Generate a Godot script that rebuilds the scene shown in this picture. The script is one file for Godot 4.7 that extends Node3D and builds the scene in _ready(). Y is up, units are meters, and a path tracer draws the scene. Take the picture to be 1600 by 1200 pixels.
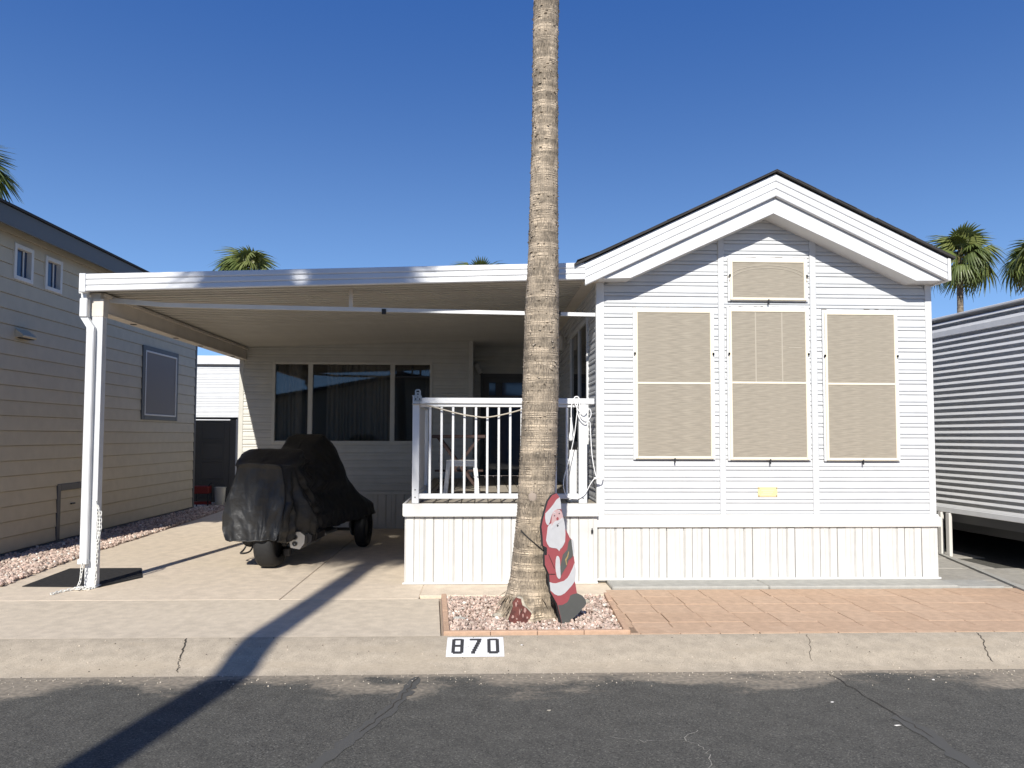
extends Node3D

var rng := RandomNumberGenerator.new()
var M := {}
var cache := {}

# ------------------------------------------------------------------ scene tree helpers
func thing(called: String, label: String, category: String, at := Vector3.ZERO, group := "", turn := 0.0) -> Node3D:
	var o := Node3D.new()
	o.name = called
	add_child(o, true)
	o.position = at
	o.rotation.y = turn
	tag(o, label, category, group)
	return o

func tag(o: Node3D, label: String, category: String, group := "") -> void:
	o.set_meta("label", label)
	o.set_meta("category", category)
	if group != "":
		o.set_meta("group", group)

func part(parent: Node, called: String, mesh: Mesh, mat: Material, at := Vector3.ZERO, b := Basis()) -> MeshInstance3D:
	var o := MeshInstance3D.new()
	o.name = called
	o.mesh = mesh
	o.material_override = mat
	o.transform = Transform3D(b, at)
	parent.add_child(o, true)
	return o

func struct(called: String, mesh: Mesh, mat: Material, at := Vector3.ZERO) -> MeshInstance3D:
	var o := part(self, called, mesh, mat, at)
	o.set_meta("kind", "structure")
	return o

# ------------------------------------------------------------------ mesh helpers
func st() -> SurfaceTool:
	var s := SurfaceTool.new()
	s.begin(Mesh.PRIMITIVE_TRIANGLES)
	s.set_smooth_group(-1)
	return s

func done(s: SurfaceTool) -> ArrayMesh:
	s.generate_normals()
	return s.commit()

func ccw(s: SurfaceTool, p: Array) -> void:      # polygon fan, counter-clockwise seen from outside
	for i in range(1, p.size() - 1):
		s.add_vertex(p[0]); s.add_vertex(p[i + 1]); s.add_vertex(p[i])

func outw(s: SurfaceTool, p: Array, c: Vector3) -> void:   # face of a convex solid with centre c
	var n: Vector3 = (p[1] - p[0]).cross(p[2] - p[0])
	var q := p.duplicate()
	if n.dot(p[0] - c) < 0.0:
		q.reverse()
	ccw(s, q)

func cbox(s: SurfaceTool, lo: Vector3, hi: Vector3, ch := 0.004, tf := Transform3D()) -> void:
	var c := (lo + hi) * 0.5
	var h := (hi - lo) * 0.5
	ch = minf(ch, minf(h.x, minf(h.y, h.z)) * 0.6)
	var v := {}
	for sx in [-1, 1]:
		for sy in [-1, 1]:
			for sz in [-1, 1]:
				for ax in 3:
					var q := Vector3(sx * (h.x - (0.0 if ax == 0 else ch)), sy * (h.y - (0.0 if ax == 1 else ch)), sz * (h.z - (0.0 if ax == 2 else ch)))
					v[[sx, sy, sz, ax]] = tf * (c + q)
	var cc: Vector3 = tf * c
	for a in [-1, 1]:
		outw(s, [v[[a, -1, -1, 0]], v[[a, 1, -1, 0]], v[[a, 1, 1, 0]], v[[a, -1, 1, 0]]], cc)
		outw(s, [v[[-1, a, -1, 1]], v[[1, a, -1, 1]], v[[1, a, 1, 1]], v[[-1, a, 1, 1]]], cc)
		outw(s, [v[[-1, -1, a, 2]], v[[1, -1, a, 2]], v[[1, 1, a, 2]], v[[-1, 1, a, 2]]], cc)
		for b in [-1, 1]:
			outw(s, [v[[a, b, -1, 0]], v[[a, b, 1, 0]], v[[a, b, 1, 1]], v[[a, b, -1, 1]]], cc)
			outw(s, [v[[a, -1, b, 0]], v[[a, 1, b, 0]], v[[a, 1, b, 2]], v[[a, -1, b, 2]]], cc)
			outw(s, [v[[-1, a, b, 1]], v[[1, a, b, 1]], v[[1, a, b, 2]], v[[-1, a, b, 2]]], cc)
			for d in [-1, 1]:
				outw(s, [v[[a, b, d, 0]], v[[a, b, d, 1]], v[[a, b, d, 2]]], cc)

func box(lo: Vector3, hi: Vector3, ch := 0.004) -> ArrayMesh:
	var s := st()
	cbox(s, lo, hi, ch)
	return done(s)

func boxes(list: Array, ch := 0.004) -> ArrayMesh:
	var s := st()
	for b in list:
		cbox(s, b[0], b[1], ch)
	return done(s)

func frame(x0: float, x1: float, y0: float, y1: float, w: float, z0: float, z1: float, ch := 0.004) -> ArrayMesh:
	return boxes([[Vector3(x0, y0, z0), Vector3(x0 + w, y1, z1)], [Vector3(x1 - w, y0, z0), Vector3(x1, y1, z1)],
		[Vector3(x0 + w, y0, z0), Vector3(x1 - w, y0 + w, z1)], [Vector3(x0 + w, y1 - w, z0), Vector3(x1 - w, y1, z1)]], ch)

func extrude(poly: Array, o: Vector3, ux: Vector3, uy: Vector3, uz: Vector3, d0: float, d1: float) -> ArrayMesh:
	var s := st()
	extrude_to(s, poly, o, ux, uy, uz, d0, d1)
	return done(s)

func extrude_to(s: SurfaceTool, poly: Array, o: Vector3, ux: Vector3, uy: Vector3, uz: Vector3, d0: float, d1: float) -> void:
	var p := PackedVector2Array()
	for q in poly:
		p.append(Vector2(q[0], q[1]))
	if Geometry2D.is_polygon_clockwise(p):
		p.reverse()
	var t := Geometry2D.triangulate_polygon(p)
	var right := ux.cross(uy).dot(uz) * (d1 - d0) > 0.0
	var at := func(v: Vector2, d: float) -> Vector3: return o + ux * v.x + uy * v.y + uz * d
	for i in range(0, t.size(), 3):
		var tri := [p[t[i]], p[t[i + 1]], p[t[i + 2]]]
		var pv := PackedVector2Array(tri)
		if (tri[1] - tri[0]).cross(tri[2] - tri[0]) < 0.0:
			tri.reverse()
		var f := [at.call(tri[0], d1), at.call(tri[1], d1), at.call(tri[2], d1)]
		var b := [at.call(tri[2], d0), at.call(tri[1], d0), at.call(tri[0], d0)]
		if not right:
			f.reverse(); b.reverse()
		ccw(s, f); ccw(s, b)
	for i in p.size():
		var a := p[i]
		var c := p[(i + 1) % p.size()]
		var q := [at.call(a, d0), at.call(c, d0), at.call(c, d1), at.call(a, d1)]
		if not right:
			q.reverse()
		ccw(s, q)

# smooth grid: rows of equal length; wrap closes each row
func grid(rows: Array, wrap := false, flip := false, uvs := []) -> ArrayMesh:
	var nr := rows.size()
	var nc: int = rows[0].size()
	var vs := PackedVector3Array()
	for r in rows:
		vs.append_array(r)
	var ns := PackedVector3Array()
	ns.resize(vs.size())
	var idx := PackedInt32Array()
	var last := nc if wrap else nc - 1
	for i in nr - 1:
		for j in last:
			var a := i * nc + j
			var b := i * nc + (j + 1) % nc
			var c := a + nc
			var d := b + nc
			var quad := [a, b, d, a, d, c] if flip else [a, d, b, a, c, d]
			for k in [0, 3]:
				var n := (vs[quad[k + 2]] - vs[quad[k]]).cross(vs[quad[k + 1]] - vs[quad[k]])
				ns[quad[k]] += n; ns[quad[k + 1]] += n; ns[quad[k + 2]] += n
			idx.append_array(PackedInt32Array(quad))
	for i in ns.size():
		ns[i] = ns[i].normalized() if ns[i].length() > 1e-12 else Vector3.UP
	var a := []
	a.resize(Mesh.ARRAY_MAX)
	a[Mesh.ARRAY_VERTEX] = vs
	a[Mesh.ARRAY_NORMAL] = ns
	if uvs.size() > 0:
		var u := PackedVector2Array()
		for r in uvs:
			u.append_array(r)
		a[Mesh.ARRAY_TEX_UV] = u
	a[Mesh.ARRAY_INDEX] = idx
	var m := ArrayMesh.new()
	m.add_surface_from_arrays(Mesh.PRIMITIVE_TRIANGLES, a)
	return m

func spline(pts: Array, per := 6) -> Array:
	var out := []
	for i in pts.size() - 1:
		var p0: Vector3 = pts[maxi(i - 1, 0)]
		var p3: Vector3 = pts[mini(i + 2, pts.size() - 1)]
		for k in per:
			out.append((pts[i] as Vector3).cubic_interpolate(pts[i + 1], p0, p3, float(k) / per))
	out.append(pts[-1])
	return out

func tube(pts: Array, r: float, sides := 6, r_end := -1.0) -> ArrayMesh:
	var rows := []
	var up := Vector3(0.3, 0.9, 0.25).normalized()
	for i in pts.size():
		var d: Vector3 = (pts[mini(i + 1, pts.size() - 1)] - pts[maxi(i - 1, 0)]).normalized()
		var x := d.cross(up)
		x = x.normalized() if x.length() > 0.05 else d.cross(Vector3.RIGHT).normalized()
		var y := x.cross(d).normalized()
		up = y
		var rr := r if r_end < 0.0 else lerpf(r, r_end, float(i) / (pts.size() - 1))
		var row := PackedVector3Array()
		for k in sides:
			var a := TAU * k / sides
			row.append(pts[i] + (x * cos(a) + y * sin(a)) * rr)
		rows.append(row)
	var first := PackedVector3Array(); first.resize(sides); first.fill(pts[0])
	var end := PackedVector3Array(); end.resize(sides); end.fill(pts[-1])
	rows.push_front(first); rows.append(end)
	return grid(rows, true, true)

func lathe(prof: Array, sides: int, axis := 0) -> ArrayMesh:   # prof: [radius, along]; axis 0 = x, 1 = y
	var rows := []
	for p in prof:
		var row := PackedVector3Array()
		for k in sides:
			var a := TAU * k / sides
			if axis == 0:
				row.append(Vector3(p[1], cos(a) * p[0], sin(a) * p[0]))
			else:
				row.append(Vector3(sin(a) * p[0], p[1], cos(a) * p[0]))
		rows.append(row)
	return grid(rows, true)

# ------------------------------------------------------------------ siding
const LAP2 := [[0.0, -0.004], [0.050, -0.004], [0.056, 0.013], [0.18, 0.014], [0.315, 0.009], [0.33, -0.002], [0.372, -0.002], [0.38, 0.011], [0.55, 0.012], [0.90, 0.006], [1.0, 0.002]]
const LAP1 := [[0.0, -0.011], [0.036, -0.011], [0.037, 0.014], [0.05, 0.016], [1.0, 0.004]]
const RIBS := [[0.0, 0.0], [0.015, 0.014], [0.41, 0.001], [0.43, -0.004]]
const FLATP := [[0.0, 0.004], [0.04, 0.008], [0.96, 0.008], [1.0, 0.004]]

func prof_clip(prof: Array, h: float, lo: float, hi: float) -> Array:
	var out := []
	var at := func(y: float) -> float:
		for i in prof.size() - 1:
			var y0: float = prof[i][0] * h
			var y1: float = prof[i + 1][0] * h
			if y >= y0 - 1e-6 and y <= y1 + 1e-6:
				return lerpf(prof[i][1], prof[i + 1][1], clampf((y - y0) / maxf(y1 - y0, 1e-6), 0, 1))
		return prof[-1][1]
	out.append([lo, at.call(lo)])
	for p in prof:
		if p[0] * h > lo + 1e-4 and p[0] * h < hi - 1e-4:
			out.append([p[0] * h, p[1]])
	out.append([hi, at.call(hi)])
	return out

func board(prof: Array, h: float, lo: float, hi: float, l0: float, l1: float, r0: float, r1: float) -> ArrayMesh:
	var key := "%s|%.4f|%.4f|%.4f|%.4f|%.4f|%.4f|%.4f" % [str(prof.size()), h, lo, hi, l0, l1, r0, r1]
	if cache.has(key):
		return cache[key]
	var s := st()
	var pf := prof_clip(prof, h, lo, hi)
	var fl := []
	var fr := []
	var bk := -0.012
	for p in pf:
		var t: float = (p[0] - lo) / maxf(hi - lo, 1e-6)
		fl.append(Vector3(lerpf(l0, l1, t), p[0], p[1]))
		fr.append(Vector3(lerpf(r0, r1, t), p[0], p[1]))
	for i in fl.size() - 1:
		ccw(s, [fl[i], fr[i], fr[i + 1], fl[i + 1]])
	var bl0 := Vector3(l0, lo, bk); var br0 := Vector3(r0, lo, bk)
	var bl1 := Vector3(l1, hi, bk); var br1 := Vector3(r1, hi, bk)
	ccw(s, [bl0, br0, fr[0], fl[0]])
	ccw(s, [fl[-1], fr[-1], br1, bl1])
	ccw(s, [br0, bl0, bl1, br1])
	var side := [bl0]
	side.append_array(fl)
	side.append(bl1)
	for i in range(1, side.size() - 1):
		ccw(s, [side[0], side[i], side[i + 1]])
	side = [br0]
	side.append_array(fr)
	side.append(br1)
	for i in range(1, side.size() - 1):
		ccw(s, [side[0], side[i + 1], side[i]])
	var m := done(s)
	cache[key] = m
	return m

# rows of boards on a wall through o; a runs along ua, y is height, n points out. holes: [a0, a1, y0, y1]
func wall(parent: Node, o: Vector3, ua: Vector3, n: Vector3, a0: float, a1: float, y0: float, y1: float, h: float, prof: Array, mt: Array, holes := [], longest := 0.0, lim = null) -> void:
	var b := Basis(ua, Vector3.UP, n)
	var rows := int(ceil((y1 - y0) / h - 1e-4))
	for r in rows:
		var yb := y0 + r * h
		var yt := minf(yb + h * (0.43 if prof == RIBS else 1.0), y1)
		var cuts := [a0, a1]
		for q in holes:
			if q[2] < yt - 1e-3 and q[3] > yb + 1e-3:
				cuts.append(q[0]); cuts.append(q[1])
		cuts.sort()
		for i in cuts.size() - 1:
			var c0: float = cuts[i]
			var c1: float = cuts[i + 1]
			if c1 - c0 < 0.004:
				continue
			var spans := [[yb, yt]]
			for q in holes:
				if q[0] < c1 - 1e-3 and q[1] > c0 + 1e-3:
					var left := []
					for sp in spans:
						if q[3] <= sp[0] or q[2] >= sp[1]:
							left.append(sp)
							continue
						if q[2] > sp[0] + 0.004: left.append([sp[0], q[2]])
						if q[3] < sp[1] - 0.004: left.append([q[3], sp[1]])
					spans = left
			var pieces := [[c0, c1]]
			if longest > 0.0:
				pieces = []
				var at := c0
				var first := true
				while at < c1 - 0.01:
					var to := minf(c1, at + longest * (rng.randf_range(0.35, 1.0) if first else 1.0))
					if c1 - to < 0.3: to = c1
					pieces.append([at, to - (0.0025 if to < c1 else 0.0)])
					at = to
					first = false
			for sp in spans:
				for pc in pieces:
					var mid: float = (pc[0] + pc[1]) * 0.5
					var hl: float = (pc[1] - pc[0]) * 0.5
					var l0 := -hl; var l1 := -hl; var r0 := hl; var r1 := hl
					if lim != null:
						var e0: Array = lim.call(sp[0])
						var e1: Array = lim.call(sp[1])
						if minf(pc[1], e0[1]) - maxf(pc[0], e0[0]) < 0.02:
							continue
						l0 = maxf(pc[0], e0[0]) - mid; r0 = minf(pc[1], e0[1]) - mid
						l1 = maxf(pc[0], e1[0]) - mid; r1 = minf(pc[1], e1[1]) - mid
						if r1 < l1:
							r1 = (r1 + l1) * 0.5; l1 = r1
					var m := board(prof, h, sp[0] - yb, sp[1] - yb, l0, l1, r0, r1)
					var w := b.rotated(n, rng.randf_range(-0.0005, 0.0005)) if hl > 0.4 else b
					part(parent, "siding_board", m, mt[rng.randi() % mt.size()], o + ua * mid + Vector3.UP * yb + n * rng.randf_range(-0.0008, 0.0008), w)

# ------------------------------------------------------------------ textures and materials
func noise_image(seed_: int, freq: float, oct: int, size: int, lo: float, hi: float, kind := FastNoiseLite.TYPE_SIMPLEX_SMOOTH) -> Image:
	var n := FastNoiseLite.new()
	n.seed = seed_
	n.noise_type = kind
	n.frequency = freq
	n.fractal_octaves = oct
	var im := n.get_seamless_image(size, size)
	im.convert(Image.FORMAT_L8)
	var d := im.get_data()
	for i in d.size():
		d[i] = int(255.0 * clampf(lerpf(lo, hi, d[i] / 255.0), 0, 1))
	return Image.create_from_data(size, size, false, Image.FORMAT_L8, d)

func tx(im: Image) -> ImageTexture:
	return ImageTexture.create_from_image(im)

func lin(r: float, g: float, b: float, a := 1.0) -> Color:
	var c := Color(r, g, b).linear_to_srgb()
	c.a = a
	return c

func mat(key: String, r: float, g: float, b: float, rough := 0.6, metal := 0.0) -> StandardMaterial3D:
	var m := StandardMaterial3D.new()
	m.resource_name = key
	m.albedo_color = lin(r, g, b)
	m.roughness = rough
	m.metallic = metal
	M[key] = m
	return m

func planar(m: StandardMaterial3D, t: Texture2D, metres: float, bump: Texture2D = null, cm := 0.0) -> StandardMaterial3D:
	m.uv1_triplanar = true
	m.uv1_world_triplanar = true
	m.uv1_scale = Vector3.ONE / metres
	m.albedo_texture = t
	if bump:
		m.heightmap_enabled = true
		m.heightmap_texture = bump
		m.heightmap_scale = cm
	return m

# speckled aggregate: base grey levels with light and dark grains
func speckle(seed_: int, size: int, base: float, amp: float, light: float, dark: float) -> Image:
	var r := RandomNumberGenerator.new()
	r.seed = seed_
	var a := noise_image(seed_, 0.012, 4, size, 0, 1).get_data()
	var f := noise_image(seed_ + 5, 0.16, 2, size, 0, 1).get_data()
	var v := PackedFloat32Array()
	v.resize(size * size)
	for i in v.size():
		v[i] = base + amp * (a[i] / 255.0 - 0.5) + amp * 0.9 * (f[i] / 255.0 - 0.5) + r.randf_range(-0.03, 0.03)
	for g in int((light + dark) * size * size / 4.0):
		var up := r.randf() * (light + dark) < light
		var dv := r.randf_range(0.06, 0.24) * (1.0 if up else -1.0)
		var x := r.randi() % size
		var y := r.randi() % size
		var w := 1 + r.randi() % 3
		var h := 1 + r.randi() % 2
		for yy in h:
			for xx in w:
				v[((y + yy) % size) * size + (x + xx) % size] += dv
	var d := PackedByteArray()
	d.resize(size * size)
	for i in d.size():
		d[i] = int(255 * clampf(v[i], 0, 1))
	return Image.create_from_data(size, size, false, Image.FORMAT_L8, d)

func creases() -> Image:
	var n := FastNoiseLite.new()
	n.seed = 91
	n.noise_type = FastNoiseLite.TYPE_SIMPLEX_SMOOTH
	n.fractal_type = FastNoiseLite.FRACTAL_RIDGED
	n.fractal_octaves = 3
	n.frequency = 0.007
	n.domain_warp_enabled = true
	n.domain_warp_amplitude = 40.0
	n.domain_warp_frequency = 0.006
	var im := n.get_seamless_image(512, 512)
	im.convert(Image.FORMAT_L8)
	return im

func trunk_images() -> Array:
	var w := 384
	var h := 1536
	var r := RandomNumberGenerator.new()
	r.seed = 77
	var n := FastNoiseLite.new(); n.seed = 3; n.frequency = 0.02; n.fractal_octaves = 3
	var n2 := FastNoiseLite.new(); n2.seed = 9; n2.frequency = 0.11; n2.fractal_octaves = 2
	var rows := PackedFloat32Array()
	var tone := PackedFloat32Array()
	var y := 0.0
	while y < h:
		rows.append(y)
		tone.append(r.randf_range(-0.10, 0.10))
		y += r.randf_range(5.0, 12.0)
	rows.append(h + 0.0)
	var col := PackedByteArray(); col.resize(w * h * 3)
	var hei := PackedByteArray(); hei.resize(w * h)
	var k := 0
	var cell := []
	var n3 := FastNoiseLite.new(); n3.seed = 33; n3.frequency = 0.03
	var base_cells := []
	var cx := 0.0
	while cx < w:
		base_cells.append(cx)
		cx += r.randf_range(5.0, 11.0)
	for py in h:
		if py >= rows[k + 1]:
			k += 1
		if cell.is_empty() or py == int(ceil(rows[k])):
			cell = []
			for c in base_cells:
				if r.randf() < 0.85:
					cell.append(c + r.randf_range(-1.6, 1.6))
			cell.append(w + 9.0)
		var dy := minf(py - rows[k], rows[k + 1] - py)
		var ci := 0
		var band := n.get_noise_2d(500.0, py * 1.1) * 0.9 + 0.35 * n.get_noise_2d(90.0, py * 4.0)
		var weave0 := n.get_noise_2d(900.0, py * 1.25)
		var prev := -9.0
		for px in w:
			while ci < cell.size() - 1 and px > cell[ci]:
				prev = cell[ci]
				ci += 1
			var dx: float = minf(px - prev, cell[ci] - px) + maxf(0.0, n3.get_noise_2d(px * 1.4, py * 0.8)) * 2.2
			var wob := n2.get_noise_2d(px, py)
			var big := n.get_noise_2d(px * 1.0, py * 0.6)
			var warp := n3.get_noise_2d(px * 0.45, py * 0.35)
			var weave_ := smoothstep(-0.25, 0.15, weave0 + 0.45 * warp)
			var crack := 0.0
			if dx < 0.9 + wob * 1.9: crack = maxf(crack, 0.70 - dx * 0.25)
			if dy < 0.7 + big * 2.0 + wob * 1.2: crack = maxf(crack, (0.80 - dy * 0.25) * (0.25 + 0.75 * weave_))
			crack = maxf(crack, (1.0 - weave_) * 0.75 * clampf(n2.get_noise_2d(px * 2.6, py * 0.30 + 900.0) * 2.2 + 0.1, 0.0, 1.0))
			if wob > 0.42: crack = maxf(crack, 0.45)
			crack = clampf(crack * (0.75 + 0.7 * big), 0.0, 1.0)
			var v := 0.74 + band * 0.13 + tone[k] * 0.4 * (0.4 + absf(warp) * 2.0) + warp * 0.12 + big * 0.18 + wob * 0.12 - 0.10 * (1.0 - weave_)
			v = clampf(v, 0.2, 0.95)
			var g := lerpf(v, 0.32, crack)
			var o := (py * w + px) * 3
			col[o] = int(255 * clampf(g * 1.0, 0, 1)); col[o + 1] = int(255 * clampf(g * 0.935, 0, 1)); col[o + 2] = int(255 * clampf(g * 0.845, 0, 1))
			hei[py * w + px] = int(255 * clampf(0.75 - crack * 0.7 + wob * 0.2, 0, 1))
	return [Image.create_from_data(w, h, false, Image.FORMAT_RGB8, col), Image.create_from_data(w, h, false, Image.FORMAT_L8, hei)]

# dirt, drips and stains as an RGBA sheet mapped once over an area
func stains(seed_: int, w: int, h: int, cols: Array, thr: float, soft: float, freq: float, most: float, edge = null) -> Image:
	var n := FastNoiseLite.new(); n.seed = seed_; n.frequency = freq; n.fractal_octaves = 5
	var n2 := FastNoiseLite.new(); n2.seed = seed_ + 1; n2.frequency = 0.35
	var d := PackedByteArray(); d.resize(w * h * 4)
	for y in h:
		for x in w:
			var v := n.get_noise_2d(x, y * 1.6) + 0.25 * n2.get_noise_2d(x, y)
			if edge != null:
				v += edge.call(x / float(w), y / float(h))
			var a := smoothstep(thr - soft, thr + soft, v) * most
			var c: Color = cols[0].lerp(cols[1], clampf(0.5 + n2.get_noise_2d(x + 300, y) * 1.2, 0, 1))
			var o := (y * w + x) * 4
			d[o] = c.r8; d[o + 1] = c.g8; d[o + 2] = c.b8; d[o + 3] = int(255 * a)
	return Image.create_from_data(w, h, false, Image.FORMAT_RGBA8, d)

func with_detail(m: StandardMaterial3D, im: Image) -> void:
	m.detail_enabled = true
	m.detail_albedo = tx(im)
	m.detail_blend_mode = BaseMaterial3D.BLEND_MODE_MIX
	m.detail_uv_layer = BaseMaterial3D.DETAIL_UV_2

func make_materials() -> void:
	var fine := tx(noise_image(1, 0.05, 4, 256, 0.90, 1.0))
	var soft := tx(noise_image(2, 0.012, 4, 256, 0.93, 1.0))
	var film := tx(noise_image(21, 0.010, 5, 512, 0.945, 1.0))
	for i in 3:
		planar(mat("siding%d" % i, 0.575 + 0.010 * i, 0.590 + 0.009 * i, 0.600 + 0.008 * i, 0.5), film, 1.7)
	planar(mat("white", 0.68, 0.69, 0.69, 0.45), soft, 1.1)
	planar(mat("fascia", 0.68, 0.69, 0.70, 0.42), soft, 1.9)
	for i in 4:
		planar(mat("skirt%d" % i, 0.625 - 0.004 * i, 0.618 - 0.0045 * i, 0.590 - 0.006 * i, 0.6), film, 0.9)
	planar(mat("band", 0.68, 0.67, 0.635, 0.5), soft, 1.3)
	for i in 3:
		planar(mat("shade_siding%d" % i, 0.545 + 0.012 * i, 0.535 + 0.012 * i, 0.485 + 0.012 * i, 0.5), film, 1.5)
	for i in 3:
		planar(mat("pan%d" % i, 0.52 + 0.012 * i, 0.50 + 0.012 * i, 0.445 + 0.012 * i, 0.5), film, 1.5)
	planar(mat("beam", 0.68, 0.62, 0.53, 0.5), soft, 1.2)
	mat("cream", 0.76, 0.70, 0.56, 0.5)
	var sc := mat("screen", 0.375, 0.335, 0.268, 0.85)
	planar(sc, tx(noise_image(12, 0.03, 4, 512, 0.80, 1.0)), 1.0)
	sc.uv1_scale = Vector3(0.35, 7.0, 0.35)
	mat("pale_line", 0.39, 0.353, 0.288, 0.8)
	var glass := mat("glass", 1, 1, 1, 0.02)
	glass.transparency = BaseMaterial3D.TRANSPARENCY_ALPHA
	glass.albedo_color = Color(0.10, 0.12, 0.12, 0.18)
	mat("dark_glass", 0.012, 0.014, 0.016, 0.04)
	mat("blue_glass", 0.03, 0.055, 0.115, 0.05)
	mat("black", 0.012, 0.012, 0.013, 0.55)
	mat("rubber", 0.014, 0.014, 0.014, 0.75)
	mat("chrome", 0.42, 0.41, 0.39, 0.35, 0.9)
	mat("sealant", 0.22, 0.19, 0.15, 0.9)
	mat("dark_metal", 0.05, 0.05, 0.052, 0.4, 0.6)
	mat("curtain", 0.15, 0.145, 0.13, 0.9)
	mat("room", 0.16, 0.15, 0.14, 0.9)
	var cov := mat("cover", 0.017, 0.017, 0.0168, 0.47)
	cov.metallic_specular = 0.5
	planar(cov, fine, 0.9, tx(creases()), 0.5)
	mat("shingle", 0.035, 0.033, 0.032, 0.9)
	for i in 4:
		planar(mat("beige%d" % i, 0.515 - 0.006 * i, 0.452 - 0.006 * i, 0.335 - 0.006 * i, 0.62), film, 1.4)
	mat("grey_fascia", 0.10, 0.105, 0.105, 0.6)
	mat("grey_trim", 0.10, 0.10, 0.10, 0.6)
	mat("offwhite", 0.62, 0.60, 0.56, 0.5)
	mat("grey_screen", 0.20, 0.19, 0.18, 0.8)
	for i in 2:
		planar(mat("ribbed%d" % i, 0.80 + 0.03 * i, 0.80 + 0.03 * i, 0.78 + 0.03 * i, 0.4), film, 1.3)
	mat("gate", 0.088, 0.085, 0.078, 0.6)
	mat("red", 0.22, 0.02, 0.015, 0.5)
	mat("bucket", 0.5, 0.48, 0.42, 0.5)
	for i in 3:
		planar(mat("deck%d" % i, 0.36 + 0.03 * i, 0.32 + 0.028 * i, 0.26 + 0.025 * i, 0.7), film, 0.6)
	mat("table", 0.055, 0.028, 0.022, 0.5)
	mat("plastic", 0.80, 0.80, 0.79, 0.4)
	mat("rope", 0.42, 0.38, 0.31, 0.9)
	mat("brass", 0.72, 0.58, 0.30, 0.5)
	# concrete family
	var cg := tx(speckle(41, 512, 0.91, 0.10, 0.010, 0.014))
	var cb := tx(speckle(42, 512, 0.6, 0.14, 0.05, 0.08))
	var dr := planar(mat("drive", 0.77, 0.65, 0.50, 0.85), cg, 1.3, cb, 0.06)
	with_detail(dr, stains(43, 512, 512, [lin(0.56, 0.47, 0.35), lin(0.70, 0.60, 0.46)], 0.14, 0.2, 0.009, 0.5))
	var ap := planar(mat("apron", 0.70, 0.60, 0.46, 0.88), cg, 1.1, cb, 0.12)
	with_detail(ap, stains(44, 512, 256, [lin(0.54, 0.46, 0.345), lin(0.68, 0.59, 0.46)], 0.12, 0.2, 0.012, 0.5))
	var kt := tx(speckle(45, 512, 0.86, 0.14, 0.05, 0.08))
	var ke := planar(mat("kerb", 0.58, 0.495, 0.375, 0.9), kt, 1.0, cb, 0.25)
	with_detail(ke, stains(46, 1024, 128, [lin(0.36, 0.30, 0.22), lin(0.46, 0.39, 0.29)], 0.20, 0.14, 0.011, 0.6, func(u: float, v: float) -> float: return 0.28 * (v - 0.6)))
	planar(mat("footing", 0.45, 0.44, 0.395, 0.9), cg, 0.9, cb, 0.15)
	for i in 3:
		planar(mat("greypaver%d" % i, 0.42 + 0.02 * i, 0.395 + 0.02 * i, 0.34 + 0.02 * i, 0.9), cg, 0.8, cb, 0.15)
	for i in 5:
		planar(mat("paver%d" % i, 0.605 + 0.007 * (i - 2), 0.418 + 0.007 * (i - 2), 0.280 + 0.006 * (i - 2), 0.85), cg, 0.7, cb, 0.1)
	for i in 2:
		planar(mat("edging%d" % i, 0.62 + 0.03 * i, 0.41 + 0.02 * i, 0.27 + 0.02 * i, 0.85), cg, 0.5, cb, 0.15)
	var asp := planar(mat("asphalt", 0.258, 0.247, 0.208, 0.85), tx(speckle(51, 512, 0.58, 0.09, 0.30, 0.30)), 1.5, tx(speckle(52, 512, 0.5, 0.2, 0.3, 0.3)), 0.3)
	with_detail(asp, stains(53, 1024, 256, [lin(0.21, 0.18, 0.135), lin(0.36, 0.305, 0.23)], 0.36, 0.26, 0.013, 0.92, func(u: float, v: float) -> float: return 0.74 - 6.5 * v + 0.5 * maxf(0.0, 0.02 - v) / 0.02))
	planar(mat("asphalt_far", 0.258, 0.247, 0.208, 0.85), asp.albedo_texture, 1.5)
	mat("tar", 0.082, 0.080, 0.072, 0.85)
	mat("crack", 0.05, 0.042, 0.032, 0.95)
	planar(mat("ground", 0.42, 0.34, 0.26, 0.95), cg, 2.0)
	planar(mat("gravelbed", 0.42, 0.32, 0.26, 0.95), cg, 0.4)
	var gr := mat("gravel", 1, 1, 1, 0.9)
	gr.vertex_color_use_as_albedo = true
	planar(mat("mat", 0.030, 0.028, 0.026, 0.95), tx(speckle(61, 256, 0.75, 0.4, 0.05, 0.05)), 0.25, cb, 0.4)
	mat("chain", 0.74, 0.74, 0.70, 0.45)
	mat("paint_white", 0.80, 0.80, 0.80, 0.6)
	mat("paint_black", 0.04, 0.04, 0.042, 0.7)
	# palm
	var ti := trunk_images()
	var tk := mat("trunk", 0.83, 0.79, 0.73, 0.9)
	tk.albedo_texture = tx(ti[0])
	tk.heightmap_enabled = true
	tk.heightmap_texture = tx(ti[1])
	tk.heightmap_scale = 0.9
	mat("flake", 0.42, 0.36, 0.28, 0.95)
	mat("trunk_far", 0.46, 0.44, 0.41, 0.95).albedo_texture = M.trunk.albedo_texture
	mat("root", 0.20, 0.16, 0.115, 0.95)
	mat("scar", 0.33, 0.27, 0.22, 0.9)
	var fr := [[0.105, 0.135, 0.035], [0.075, 0.10, 0.028], [0.15, 0.17, 0.05], [0.22, 0.17, 0.09]]
	for i in 4:
		var f := mat("frond%d" % i, fr[i][0], fr[i][1], fr[i][2], 0.45)
		f.backlight_enabled = true
		f.backlight = lin(0.10, 0.12, 0.03)
	mat("petiole", 0.19, 0.15, 0.06, 0.7)
	# cutout paints
	planar(mat("cut_red", 0.40, 0.088, 0.095, 0.8), film, 0.4)
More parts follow.
